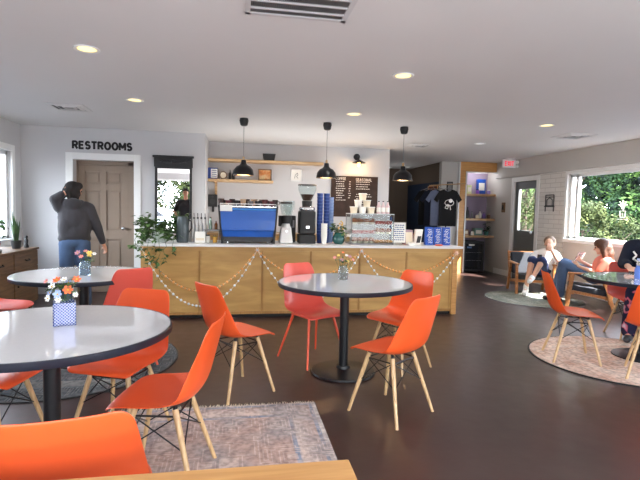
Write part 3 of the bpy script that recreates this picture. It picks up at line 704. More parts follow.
# back counter
t = thing('back_counter', 'low wooden back counter along the wall behind the bar', 'counter')
MB().box(-.45, 2.70, 8.08, 8.63, 0, .90).build('carcass', M['ply'], t); MB().box(-.475, 2.72, 8.04, 8.635, .90, .94).build('worktop', M['oak'], t)
for k in range(5): MB().box(-.45+.63*k, .15+.63*k, 8.065, 8.08, .1, .86).build('cabinet_door', M['oak'], t, bevel=.003)
o = thing('wall_speaker', 'black box speaker mounted at the left end of the bar wall', 'speaker', (-.41, 8.55, 1.48))
MB().box(-.075,.075,-.09,.09,-.11,.10).build('cabinet', M['blackmatte'], o, bevel=.006); MB().cone((0,-.092,-.02),(0,-.088,-.02),.05,.05,20).cone((0,-.092,.06),(0,-.088,.06),.02,.02,16).build('speaker_cone', M['dark'], o); MB().box(-.02,.02,.08,.10,-.2,.05).build('bracket', M['dark'], o)
def bottle(label, x, y, z, h, r, m, capm, grp=None, lab=None):
    o = thing('bottle', label, 'bottle', (x, y, z), 0, grp)
    MB().lathe([(.001,0),(r*.94,0),(r,h*.04),(r,h*.6),(r*.45,h*.78),(r*.4,h*.94),(.001,h*.94)], 18, close=False).build('bottle_body', m, o, smooth=True)
    MB().cone((0,0,h*.93),(0,0,h),r*.46,r*.46).build('cap', capm, o)
    if lab: MB().lathe([(r*1.02,h*.15),(r*1.02,h*.5)], 18, close=False).build('bottle_label', lab, o)
    return o
def jar(label, x, y, z, h, r, m, lidm, grp=None):
    o = thing('jar', label, 'jar', (x, y, z), 0, grp)
    MB().lathe([(.001,0),(r*.9,0),(r,h*.08),(r,h*.75),(r*.8,h*.86),(.001,h*.86)], 18, close=False).build('jar_body', m, o, smooth=True); MB().cone((0,0,h*.85),(0,0,h),r*.84,r*.84,18).build('lid', lidm, o)
    return o
# steel riser shelf beside the espresso machine
t = thing('riser_shelf', 'small grey two level riser shelf left of the espresso machine', 'shelf', (-.31, 6.3, .908))
MB().box(-.11,.10,-.09,.09,.155,.167).build('shelf_board', M['grey'], t)
for sx in (-.1,.09):
    for sy in (-.08,.08): MB().cone((sx,sy,0),(sx,sy,.157),.005,.005).build('leg', M['steel'], t)
bottle('clear green glass bottle on the grey riser shelf', -.33, 6.31, 1.075, .16, .022, mat('green_glass', lin(150,180,165), .1, trans=.5), M['dark'])
bottle('small amber bottle on the grey riser shelf', -.26, 6.31, 1.075, .11, .02, mat('amber_glass', lin(120,70,30), .1, trans=.3), M['dark'])
jar('white lidded jar under the grey riser shelf', -.36, 6.26, .908, .10, .03, M['paper'], M['dark'])
jar('yellow jar under the grey riser shelf', -.27, 6.26, .908, .09, .026, mat('honey_glass', lin(210,160,60), .3), M['dark'])
# syrup bottles with pumps
o0 = None
for k in range(5):
    lb = ['clear syrup bottle with black pump, first beside the ribbed grey pitcher', 'clear syrup bottle with black pump, second of the row of five', 'clear syrup bottle with black pump, middle of the row of five', 'clear syrup bottle with black pump, fourth of the row of five', 'clear syrup bottle with black pump, last before the riser shelf'][k]
    o = thing('syrup_bottle', lb, 'bottle', (-.585+.046*k, 6.36, .908), 0, 'syrup bottles with pumps')
    MB().lathe([(.001,0),(.019,0),(.021,.01),(.021,.21),(.010,.26),(.010,.30),(.001,.30)], 14, close=False).build('bottle_body', mat('syrup_glass', lin(200,200,200), .1, trans=.4), o, smooth=True)
    MB().cone((0,0,.295),(0,0,.32),.012,.012).cone((0,0,.32),(0,0,.37),.004,.004).cone((0,0,.365),(.0,-.05,.36),.005,.004).build('pump', M['blackmatte'], o)
o = thing('white_carton', 'small white carton in front of the syrup bottles', 'box', (-.45, 6.22, .908)); MB().box(-.065,.065,-.03,.03,0,.14).build('carton', M['paper'], o, bevel=.004); MB().box(-.05,.05,-.032,-.03,.03,.06).build('printed_panel', M['cream'], o)
# ribbed pitcher
o = thing('ribbed_pitcher', 'tall dark grey green ribbed pitcher between pothos and syrup bottles', 'pitcher', (-.665, 6.22, .908))
b = MB(); n = 48; vs = []; fs = []
prof = [(0,.062),(.01,.07),(.12,.076),(.23,.074),(.30,.062),(.325,.058)]
for z, r in prof:
    for i in range(n): rr_ = r*(1+.03*(i % 2)); vs.append((rr_*cos(2*pi*i/n), rr_*sin(2*pi*i/n), z))
for q in range(len(prof)-1):
    for i in range(n): fs.append((q*n+i, q*n+(i+1)%n, (q+1)*n+(i+1)%n, (q+1)*n+i))
fs.append(tuple(reversed(range(n)))); b.add(vs, fs)
b.build('pitcher_body', mat('grey_green_glaze', lin(64,74,78), .3), o); MB().tube([(.06,0,.29),(.105,0,.27),(.11,0,.18),(.07,0,.12)], .009).build('handle', M['dark'], o)
# pothos
def leaf_cloud(mb, pts, n, size, rnd, spread, droop=.4):
    for k in range(n):
        c = Vector(rnd.choice(pts)) + Vector((rnd.gauss(0, spread), rnd.gauss(0, spread), rnd.gauss(0, spread*.8)))
        a = rnd.uniform(0, 2*pi); d = Vector((cos(a), sin(a), rnd.uniform(-droop-.4, .3))).normalized()
        s = d.cross(Vector((rnd.uniform(-.4,.4), rnd.uniform(-.4,.4), 1))).normalized(); l = size*rnd.uniform(.7, 1.2); wd = l*.36
        nn = s.cross(d)*l*.08
        mb.add([c, c+d*l*.35+s*wd+nn, c+d*l, c+d*l*.35-s*wd+nn, c+d*l*.4], [(0,1,4),(1,2,4),(2,3,4),(3,0,4)])
rn = random.Random(11)
o = thing('pothos_plant', 'large trailing pothos plant on the left end of the counter', 'plant', (-.93, 6.25, .908))
MB().lathe([(.001,0),(.07,0),(.095,.10),(.10,.13),(.09,.13),(.08,.11),(.001,.10)], 28, close=False).build('pot', mat('pale_pot', lin(190,195,190), .5), o, smooth=True)
pts = [(rn.uniform(-.23,.22), rn.uniform(-.15,.10), rn.uniform(.06,.29)) for _ in range(60)]
fo = MB(); leaf_cloud(fo, pts, 620, .075, rn, .035)
vines = MB(); vp = []
for (x1, zl) in ((-.17,-.16),(-.08,-.36),(-.01,-.28),(.03,-.42),(.10,-.20),(.20,-.10),(-.24,-.02)):
    p = [(x1*.3, -.05, .14), (x1*.8, -.25, .16), (x1, -.375, .05)]
    for q in range(8): p.append((x1+.02*sin(q*1.3+x1*20), -.385-.005*q/8, .0+zl*(q+1)/8))
    vines.tube(p, .0025, 5); vp += p[1:]
leaf_cloud(fo, [v for v in vp if v[1] > -.38 or True], 120, .06, rn, .014, .8)
fo.build('foliage', M['leaf'], o); vines.build('vines', M['leaf'], o)

# ---- espresso machine
o = thing('espresso_machine', 'large cobalt blue espresso machine on the counter', 'espresso machine', (.145, 6.36, .908))
b = MB(); b.hexa([(-.33,-.20,.05),(.33,-.20,.05),(.33,.22,.05),(-.33,.22,.05)], [(-.35,-.22,.46),(.35,-.22,.46),(.35,.22,.46),(-.35,.22,.46)])
b.build('body', M['dark'], o)
def slab(y0, z0, x0, y1, z1, x1, th=.015):
    return MB().hexa([(-x0,y0-th,z0),(x0,y0-th,z0),(x0,y0,z0),(-x0,y0,z0)], [(-x1,y1-th,z1),(x1,y1-th,z1),(x1,y1,z1),(-x1,y1,z1)])
slab(-.21,.085,.315,-.225,.165,.325).build('lower_back_panel', M['blue'], o, bevel=.004)
slab(-.245,.167,.325,-.225,.42,.355).build('upper_back_panel', M['blue'], o, bevel=.004)
slab(-.215,.422,.355,-.20,.455,.355).build('blue_top_band', mat('band_highlight_blue', lin(70,140,215), .3), o, bevel=.003)  # highlight along the top band painted in as a lighter blue
for sx in (-1,1):
    MB().hexa([(sx*.325-.012,-.25,.0),(sx*.325+.012,-.25,.0),(sx*.325+.012,.22,.0),(sx*.325-.012,.22,.0)], [(sx*.365-.012,-.25,.48),(sx*.365+.012,-.25,.48),(sx*.365+.012,.22,.48),(sx*.365-.012,.22,.48)]).build('side_panel', M['blackmatte'], o)
MB().box(-.30,.30,-.18,.20,.02,.05).build('drip_base', M['dark'], o)
for sx in (-.26,.26):
    for sy in (-.14,.16): MB().cone((sx,sy,0),(sx,sy,.03),.02,.018).build('foot', M['steel'], o)
MB().box(-.36,.36,-.22,.22,.46,.472).build('cup_tray', M['steel'], o)
r = MB(); r.tube([(-.35,-.22,.50),(.35,-.22,.50)], .006)
for k in range(8): r.cone((-.35+.1*k,-.22,.47),(-.35+.1*k,-.22,.50),.004,.004,6)
r.build('cup_rail', M['white'], o)
MB().box(-.35,-.20,-.262,-.254,.405,.485).build('name_card', M['paper'], o, bevel=.002)
for k in range(2): MB().cone((-.17+.34*k,.22,.30),(-.17+.34*k,.32,.29),.035,.03,16).build('group_head', M['chrome'], o, smooth=True)
# cups on the machine
def cup(label, loc, m, r=.036, h=.06, grp='cups on top of the espresso machine', rz=0):
    c = thing('cup', label, 'cup', loc, rz, grp)
    MB().lathe([(.001,0),(r*.7,0),(r*.75,h*.1),(r,h),(r*.92,h),(r*.68,h*.15),(.001,h*.12)], 18, close=False).build('cup_body', m, c, smooth=True)
    MB().tube([(r*.9,0,h*.8),(r*1.45,0,h*.75),(r*1.5,0,h*.4),(r*.8,0,h*.25)], r*.12, 6).build('handle', m, c)
    return c
cm = [('dark brown', lin(60,42,38)), ('black', lin(30,30,34)), ('tan speckled', lin(190,160,130)), ('grey', lin(110,108,110)), ('maroon', lin(90,45,52)), ('white', lin(210,205,200))]
MC = {n: mat(n.replace(' ', '_')+'_ceramic', c, .3) for n, c in cm}
seq = ['dark brown','black','maroon','dark brown','black','dark brown','tan speckled','dark brown','grey','tan speckled','black','grey','maroon','black','maroon','dark brown']
cnt = {}
for k, n in enumerate(seq):
    x = -.20+.7*k/15+.0; row = k % 2
    cup(n + ' mug in the row of mugs on top of the blue espresso machine', (x, 6.27+.10*row, 1.38), MC[n], .040, .072 if k % 3 else .092, rz=rn.uniform(-1.5,1.5))
for k, n in enumerate(['dark brown','black','grey']):
    cup(n + ' mug in the second row behind, on top of the espresso machine', (.13+.10*k, 6.50, 1.38), MC[n], .042, .095, rz=1)

# ---- grinders
o = thing('white_grinder', 'white coffee grinder with clear hopper between espresso machine and black grinder', 'coffee grinder', (.635, 6.25, .908))
MB().hexa([(-.09,-.08,.0),(.09,-.08,.0),(.09,.10,.0),(-.09,.10,.0)], [(-.065,-.05,.22),(.065,-.05,.22),(.065,.09,.22),(-.065,.09,.22)]).build('body', M['tee'], o, bevel=.02)
MB().cone((0,0,.20),(0,0,.27),.065,.045,24).build('upper_body', M['tee'], o, smooth=True)
MB().box(-.09,.09,-.0,.12,.22,.36).cone((0,-.02,.26),(0,-.02,.36),.06,.075,20).build('burr_housing', M['blackmatte'], o, bevel=.005)
MB().lathe([(.03,.36),(.06,.38),(.078,.46),(.078,.52),(.074,.52),(.074,.46),(.056,.385)], 24, close=False).build('hopper', M['clear'], o, smooth=True)
MB().cone((0,0,.515),(0,0,.54),.08,.076,24).build('hopper_lid', M['blackmatte'], o)
MB().cone((0,-.082,.16),(0,-.072,.16),.012,.012).build('dial', M['steel'], o)
o = thing('black_bulk_grinder', 'tall black coffee grinder with conical clear hopper', 'coffee grinder', (.915, 6.30, .908))
MB().box(-.11,.11,-.10,.14,0,.12).build('base', M['blackmatte'], o, bevel=.012); MB().box(-.105,.105,-.11,.13,.125,.43).build('body', M['blackmatte'], o, bevel=.02)
MB().lathe([(.098,.43),(.104,.44),(.104,.47),(.098,.48),(.001,.48)], 28, close=False).build('collar_ring', M['steel'], o, smooth=True)
MB().cone((0,0,.47),(0,0,.56),.062,.07,24).build('burr_housing', M['blackmatte'], o, smooth=True)
MB().lathe([(.06,.56),(.078,.60),(.12,.70),(.122,.76),(.117,.76),(.115,.70),(.073,.60),(.055,.565)], 32, close=False).build('hopper', M['clear'], o, smooth=True)
MB().lathe([(.001,.565),(.05,.565),(.07,.60),(.088,.645),(.001,.65)], 24, close=False).build('coffee_beans', mat('roasted_beans', lin(70,42,28), .6, bump=.8, scale=80), o)
MB().cone((0,0,.758),(0,0,.775),.124,.122,32).build('hopper_lid', M['dark'], o); MB().box(-.022,.022,-.115,-.108,.20,.235).build('badge', M['steel'], o)
for sx in (-.06,-.03,0,.03,.06): MB().cone((sx,-.104,.455),(sx,-.096,.455),.008,.008,8).build('button', M['paper'], o)
# black knock box / tamper area behind the white grinder
o = thing('second_black_grinder', 'small black grinder partly hidden behind the white grinder', 'coffee grinder', (.70, 6.53, .908))
MB().box(-.08,.09,-.08,.08,0,.36).build('body', M['blackmatte'], o, bevel=.01); MB().lathe([(.04,.36),(.08,.45),(.085,.56),(.08,.56),(.035,.37)], 20, close=False).build('hopper', M['clear'], o, smooth=True); MB().box(-.06,.07,-.085,-.08,.2,.3).build('display', M['grey'], o)

# ---- stacks of paper cups
def papercup(label, loc, m, grp, r=.043, h=.10, lid=None):
    c = thing('paper_cup', label, 'cup', loc, 0, grp)
    MB().lathe([(.001,0),(r*.72,0),(r*.97,h*.97),(r*.93,h*.97),(r*.68,.004)], 20, close=False).build('cup_wall', m, c, smooth=True)
    MB().lathe([(r*.97,h*.95),(r*1.03,h*.965),(r*1.03,h*.99),(r*.95,h*.99)], 20, close=False).build('rolled_rim', M['rimblue'] if m is not M['paper'] else m, c, smooth=True)
    return c
for col, (x, y, m, lb, n, g) in enumerate([(1.10, 6.36, M['cupblue'], 'blue paper cup nested in the stack nearest the black grinder', 13, 'left stack of blue cups'),
        (1.195, 6.38, M['cupblue'], 'blue paper cup nested in the middle of the three blue stacks', 13, 'middle stack of blue cups'),
        (1.275, 6.50, mat('pale_blue_paper', lin(120,145,190), .6), 'pale blue paper cup nested in the rear stack beside the white cups', 12, 'pale blue stack of cups'),
        (1.135, 6.20, M['paper'], 'white paper cup nested in the short stack in front of the blue cups', 6, 'short stack of white cups')]):
    o = papercup(lb, (x, y, .908), m, g, h=.13 if col < 3 else .12)
    for k in range(1, n): dup(o, (x, y, .908+(.045 if col < 3 else .03)*k), 0)
# teal vase with plant
o = thing('teal_vase', 'round teal glass vase on the counter left of the pastry case', 'vase', (1.335, 6.22, .908))
MB().lathe([(.001,0),(.05,0),(.078,.03),(.085,.08),(.06,.13),(.05,.15),(.045,.15),(.055,.125),(.001,.02)], 28, close=False).build('vase_body', mat('teal_glass', lin(40,88,84), .15, coat=.5), o, smooth=True)
o = thing('leafy_branches', 'leafy branches with yellow flowers standing in the teal vase', 'plant', (1.335, 6.22, 1.02))
b = MB(); leaf_cloud(b, [(rn.uniform(-.10,.12), rn.uniform(-.06,.05), rn.uniform(.0,.14)) for _ in range(24)], 200, .045, rn, .015); b.build('foliage', M['leaf'], o)
b = MB()
for k in range(8): b.cone((0,0,-.10),(rn.uniform(-.06,.06),rn.uniform(-.04,.04),.12),.002,.0015,5)
b.build('stems', M['leafdark'], o)
b = MB()
for k in range(9): b.ball((rn.uniform(-.02,.06),rn.uniform(-.05,.02),rn.uniform(.08,.19)), .012, 6, 4)
b.build('blossoms', mat('yellow_petals', lin(215,175,90), .6), o)

# ---- pastry case
cx, cyy, cz = 1.77, 6.28, .908
o = thing('pastry_case', 'three tier glass pastry display case on the counter', 'display case', (cx, cyy, cz))
W, Dp, Hh = .285, .17, .40
g = MB(); g.box(-W, W, -Dp, -Dp+.004, .02, Hh); g.box(-W, -W+.004, -Dp, Dp, .02, Hh); g.box(W-.004, W, -Dp, Dp, .02, Hh); g.build('glass_walls', M['clear'], o)
MB().box(-W-.005, W+.005, -Dp-.005, Dp+.005, Hh, Hh+.012).build('top_panel', mat('frosted_top', lin(190,195,195), .3), o)
MB().box(-W-.005, W+.005, -Dp-.005, Dp+.005, 0, .02).build('base', M['grey'], o)
for sx in (-W, W):
    for sy in (-Dp, Dp): MB().box(sx-.004, sx+.004, sy-.004, sy+.004, 0, Hh).build('frame_post', M['grey'], o)
for k, z in enumerate((.14, .265)): MB().box(-W+.01, W-.01, -Dp+.02, Dp-.02, z, z+.006).build('tray_shelf', mat('grey_tray', lin(215,210,206), .5), o)
MB().box(-W+.01, W-.01, -.03, -.024, .02, Hh).build('back_panel', mat('pale_back', lin(196,190,188), .6), o)
brown = mat('baked_brown', lin(150,92,60), .7, var=.25, scale=40, bump=.6); gold = mat('golden_pastry', lin(205,150,95), .6, var=.2, scale=30, bump=.4); reddish = mat('berry_glaze', lin(150,70,62), .5, var=.3, scale=30)
pk = {'croissant': gold, 'brown muffin': brown, 'red glazed scone': reddish}
lev = ['bottom','middle','top']
for tier, z in enumerate((.02, .146, .271)):
    kinds = [('brown muffin', 'croissant'), ('red glazed scone', 'brown muffin'), ('brown muffin', 'red glazed scone')][tier]
    for k in range(7):
        kind = kinds[0] if k < 4 else kinds[1]; x = cx-.235+.078*k; yy = cyy-.115+.02*(k % 2)
        sc_ = 1.4
        p = thing(kind.split()[-1], kind + ' on the ' + lev[tier] + ' tier of the pastry case', 'pastry', (x, yy, cz+z), rn.uniform(-.4,.4), kind + 's on the ' + lev[tier] + ' tier')
        p.scale = (sc_,)*3
        if kind == 'croissant':
            b = MB()
            for q in range(7):
                a = -1.1+2.2*q/6; b.ball((.033*sin(a), .022*cos(a)-.02, .018), .018*(1-.45*abs(a)/1.1), 8, 6)
            b.build('crust', pk[kind], p, smooth=True)
        elif kind == 'brown muffin':
            MB().cone((0,0,0),(0,0,.03),.020,.027,14).build('paper_case', M['cream'], p, smooth=True); MB().ball((0,0,.033), .032, 12, 8, sz=(1,1,.75)).build('crust', pk[kind], p, smooth=True)
        else:
            MB().hexa([(-.035,-.025,0),(.035,-.025,0),(.015,.03,0),(-.015,.03,0)], [(-.03,-.02,.035),(.03,-.02,.035),(.012,.025,.035),(-.012,.025,.035)]).build('crust', pk[kind], p, bevel=.008)
            MB().box(-.02,.02,-.018,.012,.034,.039).build('glaze', M['paper'], p, bevel=.002)
# soup cups in a pyramid on the case
pz0 = cz+Hh+.012
for lv, n in enumerate((3, 2, 1)):
    for k in range(n):
        lb = {(0,0): 'cream paper tub, left of the bottom row on the pastry case', (0,1): 'cream paper tub, centre of the bottom row on the pastry case', (0,2): 'cream paper tub, right of the bottom row on the pastry case', (1,0): 'cream paper tub, left of the second row of the pyramid', (1,1): 'cream paper tub, right of the second row of the pyramid', (2,0): 'cream paper tub on top of the pyramid above the pastry case'}[lv, k]
        p = thing('paper_tub', lb, 'cup', (1.535+.118*k+.059*lv, cyy-.05, pz0+.089*lv), 0, 'cream paper tubs stacked in a pyramid')
        MB().lathe([(.001,0),(.042,0),(.052,.080),(.001,.080)], 24, close=False).build('tub_wall', [M['cream'], M['paper'], M['cream']][(k+lv) % 3], p, smooth=True)
        MB().lathe([(.001,.079),(.056,.079),(.056,.089),(.001,.0892)], 24, close=False).build('lid', M['paper'], p, smooth=True)
pinkm = mat('pink_milk', lin(215,190,190), .3)
for k in range(3):
    bottle(['small pale pink bottle nearest the paper tubs on the pastry case', 'small pale pink bottle in the middle of three on the pastry case', 'small pale pink bottle at the right end of the pastry case'][k], 1.875+.062*k, cyy-.06, pz0, .17, .026, pinkm, M['dark'], 'pink bottles on the pastry case', M['paper'])
# blue tall bottles and sign
for k, x in enumerate((2.055, 2.115)):
    bottle(['tall dark blue bottle behind the white sign, left one', 'tall dark blue bottle behind the white sign, right one'][k], x, 6.42, .908, .37, .034, mat('navy_glass', lin(28,58,120), .2), M['cupblue'], 'dark blue bottles behind the sign')
o = thing('counter_sign', 'upright white counter sign with blue writing right of the pastry case', 'sign', (2.15, 6.18, .908))
MB().box(-.095,.095,-.008,.008,.03,.30).build('sheet', M['paper'], o); MB().box(-.06,.06,-.03,.03,0,.008).box(-.05,.05,-.012,.012,0,.04).build('stand', M['clear'], o)
f = MB()
for k in range(8):
    z = .27-.028*k; x = -.07+r2.uniform(0,.02)
    while x < .07: l = r2.uniform(.012,.03); f.box(x, min(x+l,.075), -.0095, -.008, z-.012, z); x += l+.008
f.build('blue_writing', M['cupblue'], o)
# card boxes
o = thing('card_box', 'tilted box with pale printed cards beside the sign', 'box', (2.31, 6.25, .908), .1)
MB().hexa([(-.06,-.05,0),(.06,-.05,0),(.06,.06,0),(-.06,.06,0)], [(-.06,-.02,.20),(.06,-.02,.20),(.06,.09,.20),(-.06,.09,.20)]).build('carton', mat('mauve_card', lin(165,140,150), .7), o); MB().hexa([(-.05,-.054,.01),(.05,-.054,.01),(.05,-.05,.01),(-.05,-.05,.01)], [(-.05,-.026,.17),(.05,-.026,.17),(.05,-.02,.17),(-.05,-.02,.17)]).build('card_sheet', M['cream'], o)
o = thing('card_box', 'tilted white printed box beside the blue coffee bags', 'box', (2.43, 6.22, .908), -.15)
MB().hexa([(-.05,-.05,0),(.04,-.05,0),(.04,.05,0),(-.05,.05,0)], [(-.02,-.02,.21),(.075,-.02,.21),(.075,.08,.21),(-.02,.08,.21)]).build('carton', M['paper'], o); MB().hexa([(-.02,-.054,.03),(.03,-.054,.03),(.03,-.048,.03),(-.02,-.048,.03)], [(.0,-.036,.12),(.05,-.036,.12),(.05,-.03,.12),(.0,-.03,.12)]).build('dark_print', M['dark'], o)
o = thing('tip_bowl', 'small white bowl on the counter in front of the cards', 'bowl', (2.29, 6.05, .908)); MB().lathe([(.001,0),(.03,0),(.055,.035),(.058,.045),(.052,.045),(.028,.008),(.001,.006)], 24, close=False).build('bowl_body', M['paper'], o, smooth=True); MB().ball((0,0,.035),.035,10,6,sz=(1,1,.6)).build('bowl_contents', M['cream'], o, smooth=True)
o = thing('orange_pouch', 'small orange pouch lying on the counter before the blue bags', 'pouch', (2.66, 6.02, .908)); MB().ball((0,0,.012), .06, 14, 8, sz=(1,.6,.2)).build('pouch_body', M['orange'], o, smooth=True); MB().box(-.03,.03,-.01,.01,.022,.026).build('pouch_seal', M['cream'], o)
o = thing('dark_red_box', 'dark red box behind the white printed box', 'box', (2.49, 6.40, .908)); MB().box(-.06,.05,-.04,.04,0,.15).build('carton', mat('dark_red_card', lin(120,48,36), .6), o, bevel=.003); MB().box(-.06,.05,-.042,-.04,.10,.13).build('printed_panel', M['cream'], o)
# blue coffee bags
bagm = mat('bright_blue_foil', lin(26,76,170), .35, var=.1)
bagp = None
for k in range(3):
    o = thing('coffee_bag', ['blue coffee bag with white lettering, left of three', 'blue coffee bag with white lettering, centre of three', 'blue coffee bag with white lettering, right of three'][k], 'coffee bag', (2.585+.125*k, 6.20, .908), 0, 'blue coffee bags on the counter')
    MB().hexa([(-.055,-.035,0),(.055,-.035,0),(.055,.035,0),(-.055,.035,0)], [(-.058,-.010,.245),(.058,-.010,.245),(.058,.010,.245),(-.058,.010,.245)]).build('bag_body', bagm, o, bevel=.006)
    b = MB(); rk = random.Random(20+k)
    for q in range(9):
        z = .03+.022*q; x = rk.uniform(-.04,-.01); y = -.0355+.025*z/.245
        b.tube([(x,y-.002,z),(x+.02,y-.002,z+.012),(x+.035,y-.002,z),(x+.055,y-.001,z+.01)], .0030, 4)
    b.build('white_lettering', M['paper'], o)

# ------------------------------------------------------------------ garment rack with shirts
dirx, diry = -.55, .83
o = thing('garment_rack', 'garment rack rail holding T-shirts behind the counter end', 'clothes rack', (4.02, 9.05, 0))
MB().tube([(.36,-.30,1.93),(-.16,.26,1.90)], .010).build('rail', M['oak'], o)
MB().tube([(.10,-.02,1.915),(.10,-.02,.03)], .012).build('post', M['blackmatte'], o)
MB().box(-.15,.35,-.06,.02,0,.03).box(.06,.14,-.30,.25,0,.03).build('base_feet', M['blackmatte'], o)
def tee(label, x, y, m, print_m=None, rz=-.43):
    t = thing('hanging_shirt', label, 'shirt', (x, y, 1.81), rz, 'T-shirts on the garment rack')
    out = [(-.07,.0),(-.17,-.03),(-.27,-.20),(-.20,-.26),(-.165,-.19),(-.17,-.72),(.17,-.72),(.165,-.19),(.20,-.26),(.27,-.20),(.17,-.03),(.07,.0),(.04,-.03),(0,-.04),(-.04,-.03)]
    n = len(out); vs = [(a, -.03, b) for a, b in out] + [(a, .03, b) for a, b in out]
    fs = [tuple(range(n)), tuple(reversed(range(n, 2*n)))] + [(i, n+i, n+(i+1)%n, (i+1)%n) for i in range(n)]
    MB().add(vs, fs).build('shirt_cloth', m, t, bevel=.01)
    MB().tube([(-.14,0,-.02),(0,0,.035),(.14,0,-.02)], .006).tube([(0,0,.03),(0,0,.06),(.02,0,.075)], .003).build('hanger', M['steel'], t)
    if print_m:
        b = MB()
        for k in range(14):
            a = k*2*pi/14; a2 = (k+1)*2*pi/14
            b.cone((.03+.085*cos(a),-.034,-.26+.06*sin(a)), (.03+.085*cos(a2),-.034,-.26+.06*sin(a2)), .006,.006,5)
        b.ball((.055,-.034,-.22),.038,10,6,sz=(1,.15,1)); b.tube([(-.02,-.034,-.30),(-.05,-.034,-.36),(.0,-.034,-.38),(.02,-.034,-.32)], .007, 5); b.tube([(.04,-.034,-.30),(.06,-.034,-.40)], .008, 5); b.ball((0,-.034,-.31),.03,10,6,sz=(1.2,.15,.8))
        b.build('white_print', print_m, t)
    return t
tee('black T-shirt with white round print hanging frontmost on the rack', 4.10, 8.93, mat('black_cotton', lin(10,10,14), .95), M['tee'])
tee('grey blue T-shirt hanging second on the rack', 3.98, 9.06, mat('slate_cotton', lin(96,104,128), .95))
tee('dark navy T-shirt hanging third on the rack', 3.90, 9.19, M['navysweat'])
tee('black T-shirt hanging rearmost on the rack', 3.83, 9.32, mat('jet_cotton', lin(8,8,12), .95))

# ------------------------------------------------------------------ niche shelves, fridge
for z, lb in ((1.80,'upper wooden niche shelf beside the grey wall'),(1.24,'middle wooden niche shelf beside the grey wall'),(.85,'lower wooden niche shelf above the small fridge')):
    shelf(lb, 5.08, 5.845, 10.19, 10.59, z, .05, M['oak'])
o = thing('mini_fridge', 'black glass door mini fridge in the niche', 'fridge', (5.33, 10.36, 0))
MB().box(-.25,.25,-.19,.22,.02,.72).build('cabinet', M['blackmatte'], o, bevel=.006)
f = MB(); f.box(-.25,.25,-.225,-.195,.04,.09); f.box(-.25,.25,-.225,-.195,.66,.72); f.box(-.25,-.20,-.225,-.195,.09,.66); f.box(.20,.25,-.225,-.195,.09,.66); dd = f.build('door', M['blackmatte'], o)
MB().box(-.20,.20,-.212,-.206,.09,.66).build('door_glass', mat('smoked_glass', lin(30,34,40), .1, coat=.5), dd); MB().box(-.12,.02,-.214,-.212,.62,.655).build('sticker', M['paper'], dd); MB().box(-.16,-.05,-.214,-.212,.56,.60).build('sticker', mat('blue_sticker', lin(80,110,150), .5), dd)
for k in range(2): MB().box(-.19,.19,-.216,-.21,.28+.18*k,.285+.18*k).build('rack_line', M['steel'], dd)
for sx in (-.2,.2): MB().cone((sx,-.12,0),(sx,-.12,.03),.02,.02).build('foot', M['dark'], o)
def carton(name, label, x, y, z, w, d, h, m, m2, cat='box'):
    o = thing(name, label, cat, (x, y, z)); MB().box(-w/2,w/2,-d/2,d/2,0,h).build('carton', m, o, bevel=.004); MB().box(-w*.35,w*.35,-d/2-.003,-d/2,h*.25,h*.75).build('printed_panel', m2, o); return o
carton('gift_box', 'pale yellow green box on the upper niche shelf', 5.25, 10.35, 1.80, .11, .08, .20, mat('pale_lime_card', lin(205,215,160), .6), M['paper'])
jar('small white jar left on the upper niche shelf', 5.15, 10.33, 1.80, .12, .035, M['paper'], M['steel'])
carton('coffee_pack', 'bright blue pack standing on the upper niche shelf', 5.55, 10.35, 1.80, .20, .08, .34, bagm, M['paper'])
jar('purple jar beside the blue pack on the upper niche shelf', 5.43, 10.27, 1.80, .10, .04, mat('purple_glass', lin(130,80,190), .3), M['dark'])
jar('small lilac pot at right of the upper niche shelf', 5.74, 10.33, 1.80, .10, .04, mat('lilac_ceramic', lin(150,130,190), .4), M['paper'])
for k, (x, h, r_, m, lb) in enumerate([(5.16,.24,.035,M['paper'],'tall white bottle on the middle niche shelf'),(5.25,.26,.035,M['dark'],'tall dark bottle on the middle niche shelf'),(5.36,.16,.03,M['grey'],'short grey bottle on the middle niche shelf'),(5.56,.18,.035,M['paper'],'short white bottle on the middle niche shelf'),(5.66,.14,.035,mat('violet_glass',lin(120,100,170),.3),'short violet bottle on the middle niche shelf')]):
    bottle(lb, x, 10.36, 1.24, h, r_, m, M['dark'], 'bottles in the niche')
jar('low white candle jar in the middle of the middle niche shelf', 5.46, 10.30, 1.24, .09, .04, M['cream'], M['steel'])
jar('brown candle jar at right of the middle niche shelf', 5.76, 10.32, 1.24, .11, .038, mat('brown_glass', lin(100,70,55), .3), M['cream'])
carton('craft_box', 'pinkish brown box at left of the lower niche shelf', 5.19, 10.36, .85, .17, .10, .13, mat('kraft_card', lin(165,130,110), .7), M['cream'])
carton('craft_box', 'pale teal box in the middle of the lower niche shelf', 5.52, 10.36, .85, .20, .12, .16, mat('pale_teal_card', lin(120,160,150), .6), M['paper'])
jar('low white bowl jar on the lower niche shelf', 5.36, 10.30, .85, .09, .04, M['paper'], M['paper'])
o = thing('potted_plant', 'small green trailing plant at the right of the lower niche shelf', 'plant', (5.72, 10.32, .85))
MB().cone((0,0,0),(0,0,.10),.04,.055,18).build('pot', mat('teal_pot', lin(70,120,115), .4), o, smooth=True); b = MB(); leaf_cloud(b, [(rn.uniform(-.07,.07), rn.uniform(-.07,.04), rn.uniform(.10,.32)) for _ in range(14)], 70, .06, rn, .012); b.build('foliage', M['leafdark'], o)

